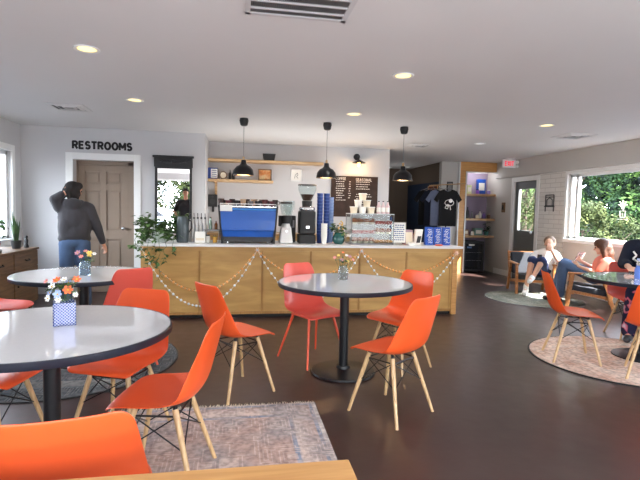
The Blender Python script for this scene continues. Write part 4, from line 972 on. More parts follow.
# ------------------------------------------------------------------ sideboard
o = thing('sideboard', 'brown wooden sideboard against the left wall under the window', 'sideboard', (-2.52, 5.62, 0))
MB().box(-.56,0,-1.0,1.05,.12,.775).build('carcass', M['walnut'], o, bevel=.003); MB().box(-.58,.02,-1.02,1.07,.775,.80).build('top', M['walnut'], o, bevel=.004)
for k in range(3):
    y0 = -.98+.675*k
    d_ = MB().box(0,.014,y0+.01,y0+.665,.58,.765).build('drawer', M['walnut'], o, bevel=.004)
    MB().tube([(.014,y0+.28,.68),(.035,y0+.29,.665),(.035,y0+.38,.665),(.014,y0+.39,.68)], .007).build('drawer_pull', M['blackmatte'], d_)
    d_ = MB().box(0,.014,y0+.01,y0+.665,.13,.57).build('door', M['walnut'], o, bevel=.004); MB().ball((.022,y0+.08,.38), .012).build('knob', M['blackmatte'], d_)
for sx in (-.5,-.06):
    for sy in (-.92,.97): MB().cone((sx,sy,.12),(sx,sy,0),.025,.018).build('leg', M['walnut'], o)
def spiky(label, x, y, z, n, h, m, potm, r=.06, ph=.10):
    o = thing('potted_plant', label, 'plant', (x, y, z))
    MB().lathe([(.001,0),(r*.75,0),(r,ph),(r*.9,ph),(.001,ph*.85)], 20, close=False).build('pot', potm, o, smooth=True)
    b = MB()
    for k in range(n):
        a = 2*pi*k/n+rn.uniform(-.2,.2); t_ = rn.uniform(.02,.07); hh = h*rn.uniform(.6,1); s = Vector((-sin(a), cos(a), 0))*.012
        p0 = Vector((.02*cos(a), .02*sin(a), ph*.8)); p1 = p0+Vector((t_*.5*cos(a), t_*.5*sin(a), hh*.6)); p2 = p0+Vector((t_*cos(a), t_*sin(a), hh))
        b.add([p0-s, p0+s, p1+s*1.2, p1-s*1.2, p2], [(0,1,2,3),(3,2,4)])
    b.build('leaves', m, o); return o
spiky('tall snake plant on the sideboard nearest the corner', -2.66, 6.42, .80, 11, .42, M['leafdark'], M['dark'])
spiky('spiky green plant on the sideboard by the window', -2.70, 5.95, .80, 16, .34, M['leaf'], mat('terracotta', lin(165,95,70), .7), .07)
o = thing('leafy_plant', 'bushy leafy plant at the left picture edge on the sideboard', 'plant', (-2.78, 6.14, .80)); MB().cone((0,0,0),(0,0,.11),.05,.065,18).build('pot', M['dark'], o, smooth=True); b = MB(); leaf_cloud(b, [(rn.uniform(-.1,.1), rn.uniform(-.1,.08), rn.uniform(.12,.36)) for _ in range(20)], 90, .08, rn, .02); b.build('foliage', M['leafdark'], o)
o = thing('dark_statuette', 'small dark figurine on the back corner of the sideboard', 'figurine', (-2.60, 6.56, .80)); MB().lathe([(.001,0),(.03,0),(.028,.02),(.016,.05),(.022,.09),(.012,.12),(.001,.12)], 16, close=False).build('figure_body', M['blackmatte'], o, smooth=True); MB().ball((0,0,.135), .018).build('figure_head', M['blackmatte'], o, smooth=True)
o = thing('serving_tray', 'low dark tray on the front of the sideboard', 'tray', (-2.68, 5.74, .80)); MB().box(-.10,.10,-.16,.13,0,.012).build('tray_base', M['dark'], o); f = MB(); f.box(-.10,.10,-.16,-.15,0,.035).box(-.10,.10,.12,.13,0,.035).box(.09,.10,-.16,.13,0,.035).box(-.10,-.09,-.16,.13,0,.035).build('tray_rim', M['grey'], o)
for k in range(3):
    jar(['red lidded jar on the dark tray', 'small pale jar on the dark tray', 'small terracotta jar at the rear of the tray'][k], -2.68, 5.66+.07*k, .812, .08, .026, [mat('red_clay', lin(150,70,55), .5), M['cream'], mat('rust_clay', lin(170,100,70), .5)][k], M['dark'])

# ------------------------------------------------------------------ flowers and vases on tables
FC = {'orange': lin(238,120,75), 'pink': lin(232,150,150), 'white': lin(240,240,240), 'pale blue': lin(170,190,235), 'yellow': lin(232,205,110), 'mauve': lin(180,130,150)}
FM = {k: mat(k.replace(' ', '_')+'_petal', v, .6) for k, v in FC.items()}
FM['eye'] = mat('flower_eye', lin(220,180,60), .7)
def bloom(label, base, tip, r, col, group, n=6):
    o = thing('flower', label, 'flower', base, 0, group); tv = Vector(tip)-Vector(base)
    MB().cone((0,0,0), tv, .0018, .0015, 5).build('stem', M['leaf'], o)
    d = tv.normalized(); d = (d+Vector((0,-.9,0))).normalized(); q = d.to_track_quat('Z', 'Y').to_matrix()
    b = MB()
    for k in range(n):
        a = 2*pi*k/n; c = q @ Vector((r*.55*cos(a), r*.55*sin(a), .002)); rot = q @ Matrix.Rotation(a, 3, 'Z') @ Matrix.Rotation(-.35, 3, 'Y')
        b.ball(tv+c, r*.52, 8, 5, sz=(1,.62,.16), rot=rot)
    b.build('petals', FM[col], o, smooth=True); MB().ball(tv+d*r*.12, r*.2, 6, 4).build('flower_eye', FM['eye'], o)
def bouquet(x, y, z, spec, where, greens, gh):
    for k, (dx, dy, dz, r, col) in enumerate(spec):
        bloom(col + ' flower in ' + where, (x+dx*.15, y+dy*.15, z+.015), (x+dx, y+dy, z+dz), r*.88, col, col + ' flowers in ' + where)
    o = thing('greenery_sprig', 'green leafy sprigs among the flowers in ' + where, 'plant', (x, y, z+.02)); b = MB(); leaf_cloud(b, [(rn.uniform(-.05,.05), rn.uniform(-.04,.04), rn.uniform(gh*.55,gh)) for _ in range(8)], greens, .032, rn, .012); b.build('foliage', M['leaf'], o)
# near table: square blue and white pot
def pattern_mat():
    m = bpy.data.materials.new('blue_white_lattice'); m.use_nodes = True; nt = m.node_tree; b = nt.nodes['Principled BSDF']; N = nt.nodes.new; L = nt.links.new
    tc = N('ShaderNodeTexCoord'); sp = N('ShaderNodeSeparateXYZ'); L(tc.outputs['Object'], sp.inputs[0])
    def mt(op, a, bb):
        n = N('ShaderNodeMath'); n.operation = op
        for i, v in enumerate((a, bb)):
            if isinstance(v, (int, float)): n.inputs[i].default_value = v
            elif v is not None: L(v, n.inputs[i])
        return n.outputs[0]
    s = mt('ADD', sp.outputs['X'], sp.outputs['Y']); w1 = mt('SINE', mt('MULTIPLY', mt('ADD', s, sp.outputs['Z']), 430.0), None); w2 = mt('SINE', mt('MULTIPLY', mt('SUBTRACT', s, sp.outputs['Z']), 430.0), None)
    v = mt('GREATER_THAN', mt('MAXIMUM', w1, w2), .84)
    mx = N('ShaderNodeMix'); mx.data_type = 'RGBA'; L(v, mx.inputs[0]); mx.inputs[6].default_value = lin(52,70,140)+(1,); mx.inputs[7].default_value = lin(205,212,232)+(1,)
    L(mx.outputs[2], b.inputs['Base Color']); b.inputs['Roughness'].default_value = .25; return m
ZT = .7605
vx, vy = -.835, 2.53
o = thing('patterned_pot', 'square blue and white patterned ceramic pot on the near table', 'vase', (vx, vy, ZT), .33)
f = MB(); s = .05; f.box(-s,s,-s,s,0,.01); f.box(-s,s,-s,-s+.006,0,.112); f.box(-s,s,s-.006,s,0,.112); f.box(-s,-s+.006,-s,s,0,.112); f.box(s-.006,s,-s,s,0,.112)
f.build('pot_body', pattern_mat(), o); MB().box(-s+.006,s-.006,-s+.006,s-.006,.01,.095).build('floral_foam', M['leafdark'], o)
bouquet(vx, vy, ZT+.10-.0, [(-.045,-.03,.09,.022,'white'),(-.065,0,.055,.020,'pale blue'),(-.015,-.045,.055,.026,'pale blue'),(-.04,.02,.115,.024,'orange'),(.03,-.04,.075,.028,'orange'),(.055,.01,.12,.024,'orange'),(0,0,.12,.018,'white'),(-.01,-.05,.03,.02,'white'),(.06,-.03,.05,.016,'white'),(-.085,.01,.11,.016,'pink'),(.01,.03,.10,.02,'pale blue'),(-.06,-.04,.035,.02,'white')], 'the blue patterned pot on the near table', 60, .10)
def mason(label, x, y, z, h, r, m, ring=None):
    o = thing('glass_jar_vase', label, 'vase', (x, y, z))
    MB().lathe([(.001,0),(r*.92,0),(r,h*.06),(r,h*.72),(r*.78,h*.85),(r*.78,h),(r*.73,h),(r*.73,h*.86),(r*.94,h*.7),(r*.94,h*.08),(.001,h*.05)], 28, close=False).build('jar_body', m, o, smooth=True)
    if ring: MB().lathe([(.001,.008),(r*.9,.008),(r*.9,h*.45),(.001,h*.45)], 24, close=False).build('water', ring, o, smooth=True)
    return o
mason('clear glass jar vase with blue tinted water on the far left table', -1.255, 4.30, ZT, .125, .045, mat('bluish_glass', lin(185,215,235), .05, trans=.8, ior=1.3), mat('blue_water', lin(90,130,200), .1, trans=.5))
bouquet(-1.255, 4.30, ZT+.03, [(-.05,-.02,.16,.030,'mauve'),(-.02,-.03,.13,.024,'pink'),(.045,-.03,.16,.028,'yellow'),(.03,.02,.13,.024,'yellow'),(.075,0,.15,.02,'white'),(0,.02,.17,.02,'pink')], 'the glass jar on the far left table', 26, .13)
mason('clear glass jar vase on the middle table', .905, 4.0, ZT, .12, .045, mat('clear_jar', lin(225,235,235), .05, trans=.85, ior=1.3), mat('pale_water', lin(200,215,210), .1, trans=.7))
bouquet(.905, 4.0, ZT+.02, [(-.08,-.02,.17,.018,'pink'),(-.05,-.03,.19,.016,'yellow'),(-.02,-.03,.15,.02,'mauve'),(.02,-.03,.19,.016,'white'),(.05,-.02,.18,.02,'mauve'),(.085,0,.15,.016,'pink'),(0,.02,.21,.016,'orange'),(.03,-.04,.14,.016,'yellow')], 'the glass jar on the middle table', 45, .15)
mason('blue glass jar vase on the right-hand table at the picture edge', 3.85, 4.02, ZT, .12, .045, mat('blue_jar', lin(90,125,205), .15))
bouquet(3.85, 4.02, ZT+.02, [(-.04,-.02,.16,.02,'pale blue'),(.02,-.02,.17,.02,'white')], 'the blue jar on the right-hand table', 14, .14)

# ------------------------------------------------------------------ people
def blob(name, shapes, m, parent, vox):
    b = MB()
    for s in shapes:
        if s[0] == 'c': b.capsule(s[1], s[2], s[3], s[4])
        elif s[0] == 'e': b.ball(s[1], 1.0, 16, 10, sz=s[2], rot=s[3] if len(s) > 3 else None)
    return b.build(name, m, parent, smooth=True, remesh=vox)
def hand(palm, fdir, side, nrm, s=1.0, curl=.35):
    """palm centre, finger direction, thumb side direction, palm normal (fingers curl towards it)"""
    p = Vector(palm); f = Vector(fdir).normalized(); d = Vector(side).normalized(); n = Vector(nrm).normalized(); out = []
    out += [('c', p-f*.03*s+d*.018*s, p+f*.03*s+d*.026*s, .016*s, .014*s), ('c', p-f*.03*s-d*.018*s, p+f*.028*s-d*.028*s, .016*s, .013*s), ('c', p-f*.035*s, p+f*.03*s, .018*s, .015*s)]
    for k, (o_, l) in enumerate(((.030,.040),(.010,.046),(-.010,.042),(-.029,.033))):
        a = p+f*.035*s+d*o_*s; b = a+(f+n*curl).normalized()*l*.55*s; c = b+(f+n*curl*3).normalized()*l*.6*s
        out += [('c', a, b, .0095*s, .009*s), ('c', b, c, .009*s, .0075*s)]
    a = p-f*.012*s+d*.03*s; b = a+(d+f*.5+n*.3).normalized()*.032*s; c = b+(f+d*.3+n*.4).normalized()*.028*s
    out += [('c', a, b, .012*s, .010*s), ('c', b, c, .010*s, .008*s)]
    return out
def head(c, f, s=1.0):
    """head centred at c looking along f"""
    c = Vector(c); f = Vector(f).normalized(); r = f.cross(Vector((0,0,1))).normalized(); u = r.cross(f)
    rot = Matrix((r, f, u)).transposed()
    P = lambda a, b, d: tuple(c+r*a*s+f*b*s+u*d*s)
    return [('e', P(0,-.01,.02), (.075*s,.092*s,.095*s), rot), ('e', P(0,.02,-.045), (.058*s,.062*s,.065*s), rot), ('c', P(0,.085,.0), P(0,.103,-.022), .010*s, .014*s), ('c', P(-.02,.078,-.055), P(.02,.078,-.055), .009*s, .009*s),
            ('e', P(0,.062,-.09), (.022*s,.02*s,.018*s), rot), ('c', P(-.05,.068,.024), P(.05,.068,.024), .011*s, .011*s), ('e', P(-.078,-.005,-.01), (.010*s,.022*s,.032*s), rot), ('e', P(.078,-.005,-.01), (.010*s,.022*s,.032*s), rot), ('c', P(0,-.02,-.06), P(0,-.045,-.16), .050*s, .055*s)]
def eyes(c, f, parent, s=1.0):
    c = Vector(c); f = Vector(f).normalized(); r = f.cross(Vector((0,0,1))).normalized(); u = r.cross(f); b = MB()
    for sx in (-1,1): b.ball(tuple(c+r*.031*sx*s+f*.078*s+u*.004*s), .011*s, 8, 6)
    b.build('eyes', M['dark'], parent, smooth=True)
def person(label, loc, ang, group=None): return thing('person', label, 'person', loc, radians(ang), group)

# standing person in hoodie, seen from behind (local x = right, y = away, z = up)
o = person('person in charcoal hoodie and blue jeans standing by the taupe door, hand raised to head', (-2.03, 6.55, 0), 17)
o.scale = (.97, .97, .975)
hc = (.0, .01, 1.565); hf = (.75, .62, -.10)
body = head(hc, hf) + [('c', (0,-.02,1.47), (0,-.02,1.38), .055, .06),
    ('e', (0,0,1.22), (.165,.105,.22)), ('e', (0,0,.98), (.155,.105,.14)), ('c', (-.13,-.01,1.36), (.13,-.01,1.36), .062, .062),
    ('c', (-.17,-.01,1.36), (-.225,-.07,1.45), .052, .042), ('c', (-.225,-.07,1.45), (-.11,-.09,1.54), .040, .028),
    ('c', (.17,-.01,1.35), (.27,-.01,1.08), .052, .040), ('c', (.27,-.01,1.08), (.345,.05,.865), .039, .027),
    ('c', (-.085,0,.92), (-.10,.01,.50), .085, .058), ('c', (-.10,.01,.50), (-.11,-.01,.10), .055, .038), ('c', (.085,0,.92), (.11,.03,.50), .085, .058), ('c', (.11,.03,.50), (.13,.0,.10), .055, .038),
    ('c', (-.11,-.03,.05), (-.12,.14,.035), .04, .034), ('c', (.13,-.02,.05), (.16,.15,.035), .04, .034)]
body += hand((-.075,-.095,1.55), (.6,.1,.6), (-.5,-.1,.7), (.3,.8,0)) + hand((.365,.065,.81), (.25,.15,-1), (-.4,.8,0), (-.6,0,0))
blob('body', body, M['skin'], o, .010)
eyes(hc, hf, o)
blob('hair', [('e', (-.02,-.02,1.605), (.10,.105,.088)), ('e', (-.06,-.05,1.555), (.085,.08,.08)), ('e', (.0,-.07,1.53), (.08,.055,.07)), ('c', (-.09,-.02,1.56), (-.13,-.03,1.48), .045, .028), ('c', (.02,-.075,1.53), (.03,-.08,1.46), .04, .028), ('c', (-.05,-.09,1.54), (-.06,-.10,1.47), .04, .026), ('e', (.045,.0,1.63), (.06,.07,.05))], M['hairdark'], o, .012)
blob('hoodie', [('e', (0,-.005,1.22), (.20,.14,.24)), ('e', (0,-.005,1.02), (.195,.14,.15)), ('c', (-.13,-.01,1.355), (.13,-.01,1.355), .082, .082), ('c', (-.13,-.01,.95), (.13,-.01,.95), .07, .07), ('e', (-.09,-.005,1.1), (.11,.13,.25)), ('e', (.09,-.005,1.1), (.11,.13,.25)),
    ('c', (-.17,-.01,1.35), (-.225,-.07,1.45), .078, .062), ('c', (-.225,-.07,1.45), (-.14,-.085,1.52), .060, .046),
    ('c', (.17,-.01,1.34), (.275,-.01,1.08), .080, .064), ('c', (.275,-.01,1.08), (.335,.045,.90), .062, .046),
    ('e', (-.02,-.10,1.40), (.11,.055,.075)), ('c', (-.09,-.06,1.43), (.08,-.05,1.42), .035, .035)], M['hoodie'], o, .014)
blob('jeans', [('e', (0,0,.93), (.178,.122,.12)), ('c', (-.088,0,.88), (-.10,.01,.50), .105, .082), ('c', (-.10,.01,.50), (-.11,-.01,.10), .080, .072), ('c', (.088,0,.88), (.11,.03,.50), .105, .082), ('c', (.11,.03,.50), (.13,0,.10), .080, .072)], M['denim'], o, .014)
blob('shoes', [('c', (-.11,-.03,.05), (-.12,.15,.04), .048, .04), ('c', (.13,-.02,.05), (.16,.16,.04), .048, .04)], M['paper'], o, .012)

# armchairs
def armchair(label, loc, rz):
    o = thing('lounge_armchair', label, 'armchair', loc, rz, 'wooden lounge armchairs by the window')
    for sx in (-1, 1):
        x = sx*.30
        f = MB(); f.hexa([(x-.02,.24,0),(x+.02,.24,0),(x+.02,.29,0),(x-.02,.29,0)], [(x-.02,.18,.50),(x+.02,.18,.50),(x+.02,.24,.50),(x-.02,.24,.50)]); f.build('front_leg', M['chairwood'], o, bevel=.005)
        f = MB(); f.hexa([(x-.02,-.36,0),(x+.02,-.36,0),(x+.02,-.31,0),(x-.02,-.31,0)], [(x-.02,-.20,.52),(x+.02,-.20,.52),(x+.02,-.15,.52),(x-.02,-.15,.52)]); f.build('rear_leg', M['chairwood'], o, bevel=.005)
        MB().box(x-.033, x+.033, -.27, .27, .50, .527).build('armrest', M['chairwood'], o, bevel=.01)
    MB().box(-.30,.30,.18,.215,.20,.25).box(-.30,.30,-.26,-.22,.15,.20).hexa([(-.30,-.25,.16),(-.27,-.25,.16),(-.27,.2,.22),(-.30,.2,.22)], [(-.30,-.25,.20),(-.27,-.25,.20),(-.27,.2,.26),(-.30,.2,.26)]).hexa([(.27,-.25,.16),(.30,-.25,.16),(.30,.2,.22),(.27,.2,.22)], [(.27,-.25,.20),(.30,-.25,.20),(.30,.2,.26),(.27,.2,.26)]).build('seat_frame', M['chairwood'], o)
    MB().hexa([(-.265,-.24,.19),(.265,-.24,.19),(.265,.26,.25),(-.265,.26,.25)], [(-.265,-.24,.29),(.265,-.24,.29),(.265,.26,.34),(-.265,.26,.34)]).build('seat_cushion', M['cushion'], o, bevel=.03)
    MB().hexa([(-.26,-.33,.30),(.26,-.33,.30),(.26,-.22,.30),(-.26,-.22,.30)], [(-.255,-.46,.66),(.255,-.46,.66),(.255,-.37,.68),(-.255,-.37,.68)]).build('back_cushion', M['cushion'], o, bevel=.03)
    b = MB()
    for sx in (-.28,.28): b.hexa([(sx-.015,-.31,.18),(sx+.015,-.31,.18),(sx+.015,-.27,.18),(sx-.015,-.27,.18)], [(sx-.015,-.475,.69),(sx+.015,-.475,.69),(sx+.015,-.435,.69),(sx-.015,-.435,.69)])
    for z in (.35,.46,.57,.66): y = -.34-.20*(z-.35)/.43; b.box(-.28,.28,y-.03,y-.01,z-.02,z+.02)
    b.build('back_frame', M['chairwood'], o)
    return o
ac = armchair('wooden lounge armchair with dark cushions, where the grey haired person sits', (5.06, 7.55, 0), face(-.30, -.95))
dup(ac, (5.20, 6.36, 0), face(-.80, .60), 'wooden lounge armchair in side view, holding the person in the coral shirt', 'wooden lounge armchairs by the window')

# grey haired person, white tee (image frame: x right, y away, z up)
o = person('grey haired person in white T-shirt and navy shorts slouching with hand over face', (5.06, 7.46, 0), -33.7)
hc = (.21,-.02,.86); hf = (-.25,-1,-.45)
SK = [('c', (.20,0,.76), (.17,.02,.68), .05, .06), ('e', (.15,.03,.60), (.15,.10,.16)), ('e', (.10,.0,.43), (.15,.12,.11)), ('c', (.05,.03,.69), (.29,.03,.69), .055, .055),
   ('c', (.31,.02,.68), (.36,-.16,.58), .045, .038), ('c', (.36,-.16,.58), (.24,-.19,.76), .036, .026), ('c', (.03,.02,.68), (-.06,-.12,.55), .045, .038), ('c', (-.06,-.12,.55), (.04,-.28,.60), .036, .026),
   ('c', (.05,-.02,.43), (-.05,-.38,.60), .075, .055), ('c', (-.05,-.38,.60), (-.12,-.34,.12), .052, .034), ('c', (.14,-.02,.43), (.10,-.42,.60), .075, .055), ('c', (.10,-.42,.60), (-.02,-.50,.34), .050, .034), ('c', (-.12,-.34,.10), (-.14,-.46,.05), .036, .03), ('c', (-.02,-.50,.32), (-.06,-.60,.30), .034, .03)]
SK += head(hc, hf, .95) + hand((.215,-.185,.80), (-.1,.15,1), (-1,0,.2), (0,.6,0)) + hand((.075,-.31,.61), (.9,-.3,.2), (0,-.2,1), (0,1,0))
blob('body', SK, M['skin2'], o, .010); eyes(hc, hf, o, .95)
blob('hair', [('e', (.215,.02,.915), (.098,.098,.085)), ('e', (.225,.05,.88), (.095,.085,.085))], M['hairgrey'], o, .012)
blob('white_shirt', [('e', (.15,.03,.60), (.185,.13,.19)), ('e', (.12,.0,.47), (.18,.14,.12)), ('c', (.05,.03,.69), (.29,.03,.69), .072, .072), ('c', (.31,.02,.68), (.35,-.09,.62), .070, .066), ('c', (.03,.02,.68), (-.03,-.07,.60), .070, .066)], M['tee'], o, .014)
blob('navy_shorts', [('e', (.10,-.02,.42), (.17,.14,.11)), ('c', (.05,-.02,.43), (-.045,-.36,.60), .095, .078), ('c', (.14,-.02,.43), (.10,-.40,.60), .095, .078)], M['navycloth'], o, .014)
blob('white_shoes', [('c', (-.12,-.33,.075), (-.14,-.47,.055), .046, .042), ('c', (-.12,-.34,.17), (-.12,-.34,.08), .042, .042), ('c', (-.03,-.50,.33), (-.07,-.61,.28), .048, .040)], M['tee'], o, .012)
ph = thing('smartphone', 'small black phone held by the grey haired person', 'phone', (5.06, 7.46, 0), radians(-33.7)); MB().box(.03,.10,-.345,-.335,.57,.70).build('phone_body', M['blackmatte'], ph, bevel=.003); MB().box(.035,.095,-.348,-.345,.58,.69).build('screen', M['dark'], ph)

# person in coral shirt, profile to the left
o = person('person in coral shirt and faded jeans reclining in profile, brown bob hair', (5.37, 6.22, 0), -40)
hc = (-.07,-.02,.90); hf = (-1,-.12,-.25)
SK = [('c', (-.03,0,.82), (.01,.0,.72), .048, .055), ('e', (-.02,.0,.60), (.13,.15,.16)), ('e', (-.10,0,.44), (.13,.15,.10)), ('c', (.02,-.15,.70), (.02,.15,.70), .05, .05),
   ('c', (.0,-.17,.69), (-.12,-.19,.53), .042, .036), ('c', (-.12,-.19,.53), (-.34,-.14,.60), .034, .024), ('c', (.0,.16,.69), (-.15,.17,.56), .042, .036), ('c', (-.15,.17,.56), (-.32,.04,.66), .034, .024),
   ('c', (-.10,-.08,.44), (-.55,-.09,.62), .075, .055), ('c', (-.55,-.09,.62), (-.58,-.08,.12), .050, .035), ('c', (-.10,.08,.44), (-.55,.09,.62), .075, .055), ('c', (-.55,.09,.62), (-.68,.10,.12), .050, .035), ('c', (-.58,-.08,.09), (-.70,-.08,.05), .036, .03), ('c', (-.68,.10,.09), (-.79,.10,.05), .036, .03)]
SK += head(hc, hf, .98) + hand((-.375,-.125,.615), (-1,.2,.3), (0,0,1), (0,1,0)) + hand((-.345,.02,.69), (-.7,-.6,.4), (0,0,1), (0,-1,0))
blob('body', SK, M['skin2'], o, .010); eyes(hc, hf, o, .98)
blob('hair', [('e', (-.055,-.02,.945), (.115,.105,.088)), ('e', (-.01,-.02,.88), (.095,.10,.11)), ('e', (.03,-.02,.80), (.075,.095,.11)), ('e', (.05,-.02,.73), (.05,.085,.06)), ('c', (-.055,-.095,.93), (-.015,-.10,.76), .042, .035), ('c', (-.055,.07,.93), (-.015,.08,.76), .04, .035)], M['hairbrown'], o, .012)
blob('coral_shirt', [('e', (-.02,.0,.61), (.155,.175,.18)), ('e', (-.09,0,.47), (.155,.17,.12)), ('c', (.02,-.15,.70), (.02,.15,.70), .066, .066), ('c', (.0,-.17,.69), (-.09,-.185,.57), .066, .06), ('c', (.0,.16,.69), (-.09,.17,.60), .066, .06)], M['coralcloth'], o, .014)
blob('jeans', [('e', (-.13,0,.44), (.14,.165,.10)), ('c', (-.12,-.08,.45), (-.55,-.09,.62), .092, .076), ('c', (-.55,-.09,.62), (-.58,-.08,.16), .074, .064), ('c', (-.12,.08,.45), (-.55,.09,.62), .092, .076), ('c', (-.55,.09,.62), (-.67,.10,.16), .074, .064)], M['denim2'], o, .014)
blob('dark_shoes', [('c', (-.58,-.08,.06), (-.71,-.08,.05), .045, .038), ('c', (-.68,.10,.06), (-.80,.10,.05), .045, .038)], M['dark'], o, .012)
ph = thing('open_booklet', 'pale printed booklet held open by the person in coral shirt', 'booklet', (5.37, 6.22, 0), radians(-40))
MB().hexa([(-.42,-.10,.66),(-.415,-.10,.66),(-.395,.02,.66),(-.40,.02,.66)], [(-.36,-.10,.80),(-.355,-.10,.80),(-.335,.02,.80),(-.34,.02,.80)]).hexa([(-.40,.02,.66),(-.395,.02,.66),(-.325,.12,.66),(-.33,.12,.66)], [(-.34,.02,.80),(-.335,.02,.80),(-.265,.12,.80),(-.27,.12,.80)]).build('pages', ramp_mat('printed_pages', [(.4, lin(225,205,200)), (.6, lin(120,100,98))], 25, .8, bump=0), ph)

# person in navy sweatshirt at the right edge, sits on the coral chair
o = person('person in navy sweatshirt with white print sitting at the right picture edge', (4.53, 4.60, 0), -43.5)
hc = (.04,-.05,1.27); hf = (-.3,-1,-.35)
SK = [('c', (.03,-.02,1.16), (.02,0,1.06), .05, .06), ('e', (0,.0,.88), (.165,.11,.20)), ('e', (0,0,.60), (.17,.13,.13)), ('c', (-.15,0,1.02), (.15,0,1.02), .058, .058),
   ('c', (-.18,0,1.01), (-.24,-.10,.82), .05, .04), ('c', (-.24,-.10,.82), (-.19,-.33,.815), .038, .027), ('c', (.18,0,1.01), (.24,-.10,.82), .05, .04), ('c', (.24,-.10,.82), (.10,-.32,.815), .038, .027),
   ('c', (-.09,-.03,.55), (-.13,-.40,.54), .08, .058), ('c', (-.13,-.40,.54), (-.15,-.30,.10), .055, .036), ('c', (.09,-.03,.55), (.11,-.40,.54), .08, .058), ('c', (.11,-.40,.54), (.10,-.30,.10), .055, .036), ('c', (-.15,-.30,.08), (-.17,-.44,.05), .038, .032), ('c', (.10,-.30,.08), (.10,-.44,.05), .038, .032)]
SK += head(hc, hf) + hand((-.175,-.385,.805), (.2,-1,0), (1,0,.2), (0,0,-1)) + hand((.06,-.365,.805), (-.5,-1,0), (-1,.3,.2), (0,0,-1))
blob('body', SK, M['skin2'], o, .010); eyes(hc, hf, o)
blob('hair', [('e', (.04,.0,1.33), (.095,.10,.075)), ('e', (.05,.05,1.25), (.09,.07,.12))], M['hairdark'], o, .012)
blob('navy_sweatshirt', [('e', (0,.0,.88), (.215,.155,.24)), ('e', (0,0,.68), (.21,.16,.15)), ('c', (-.15,0,1.02), (.15,0,1.02), .085, .085), ('c', (-.18,0,1.01), (-.24,-.10,.83), .085, .07), ('c', (-.24,-.10,.83), (-.21,-.22,.825), .066, .05), ('c', (.18,0,1.01), (.24,-.10,.83), .085, .07), ('c', (.24,-.10,.83), (.16,-.25,.825), .066, .05)], M['navysweat'], o, .014)
b = MB(); b.tube([(-.16,-.125,.97),(-.13,-.15,.93),(-.16,-.145,.89),(-.11,-.165,.86),(-.07,-.175,.89)], .010, 6); b.tube([(-.12,-.16,.83),(-.06,-.172,.82),(-.02,-.175,.84)], .012, 6); b.ball((-.09,-.165,.84), .03, 8, 6, sz=(1.3,.3,.8)); b.build('white_print', M['tee'], o)
blob('floral_trousers', [('e', (0,-.02,.56), (.18,.15,.12)), ('c', (-.09,-.03,.55), (-.13,-.40,.55), .098, .082), ('c', (-.13,-.40,.55), (-.15,-.30,.12), .080, .085), ('c', (.09,-.03,.55), (.11,-.40,.55), .098, .082), ('c', (.11,-.40,.55), (.10,-.30,.12), .080, .085)], M['floral'], o, .014)
blob('shoes', [('c', (-.15,-.30,.06), (-.17,-.45,.05), .045, .038), ('c', (.10,-.30,.06), (.10,-.45,.05), .045, .038)], M['dark'], o, .012)

# bystander behind the camera, seen only in the mirror
o = person('person in dark shirt visible only as a reflection in the black framed mirror', (-1.44, 1.25, 0), 0)
hc = (0,.01,1.76); hf = (0,1,-.05)
SK = head(hc, hf) + [('c', (0,0,1.64), (0,0,1.52), .055, .06), ('e', (0,0,1.32), (.17,.11,.24)), ('e', (0,0,1.04), (.16,.11,.15)), ('c', (-.15,0,1.50), (.15,0,1.50), .062, .062), ('c', (-.19,0,1.49), (-.30,0,1.20), .05, .042), ('c', (-.30,0,1.20), (-.19,.08,.98), .040, .028), ('c', (.19,0,1.49), (.32,0,1.22), .05, .042), ('c', (.32,0,1.22), (.20,.08,1.00), .040, .028),
   ('c', (-.09,0,.98), (-.11,.01,.52), .09, .06), ('c', (-.11,.01,.52), (-.12,0,.1), .056, .04), ('c', (.09,0,.98), (.11,.01,.52), .09, .06), ('c', (.11,.01,.52), (.12,0,.1), .056, .04), ('c', (-.12,-.03,.05), (-.13,.15,.035), .04, .034), ('c', (.12,-.03,.05), (.13,.15,.035), .04, .034)] + hand((-.165,.11,.945), (.5,.3,-.7), (0,1,0), (1,0,0)) + hand((.175,.11,.965), (-.5,.3,-.7), (0,1,0), (-1,0,0))
blob('body', SK, M['skin'], o, .010); eyes(hc, hf, o)
blob('hair', [('e', (0,-.01,1.83), (.09,.10,.07)), ('e', (0,-.05,1.78), (.085,.065,.09))], M['hairdark'], o, .012)
blob('dark_shirt', [('e', (0,0,1.30), (.215,.15,.27)), ('e', (0,0,1.06), (.19,.14,.14)), ('c', (-.15,0,1.50), (.15,0,1.50), .08, .08), ('c', (-.19,0,1.49), (-.27,0,1.28), .08, .07), ('c', (.19,0,1.49), (.29,0,1.30), .08, .07)], M['hoodie'], o, .014)
blob('trousers', [('e', (0,0,.98), (.18,.125,.12)), ('c', (-.09,0,.94), (-.11,.01,.52), .11, .08), ('c', (-.11,.01,.52), (-.12,0,.09), .08, .07), ('c', (.09,0,.94), (.11,.01,.52), .11, .08), ('c', (.11,.01,.52), (.12,0,.09), .08, .07)], M['dark'], o, .014)

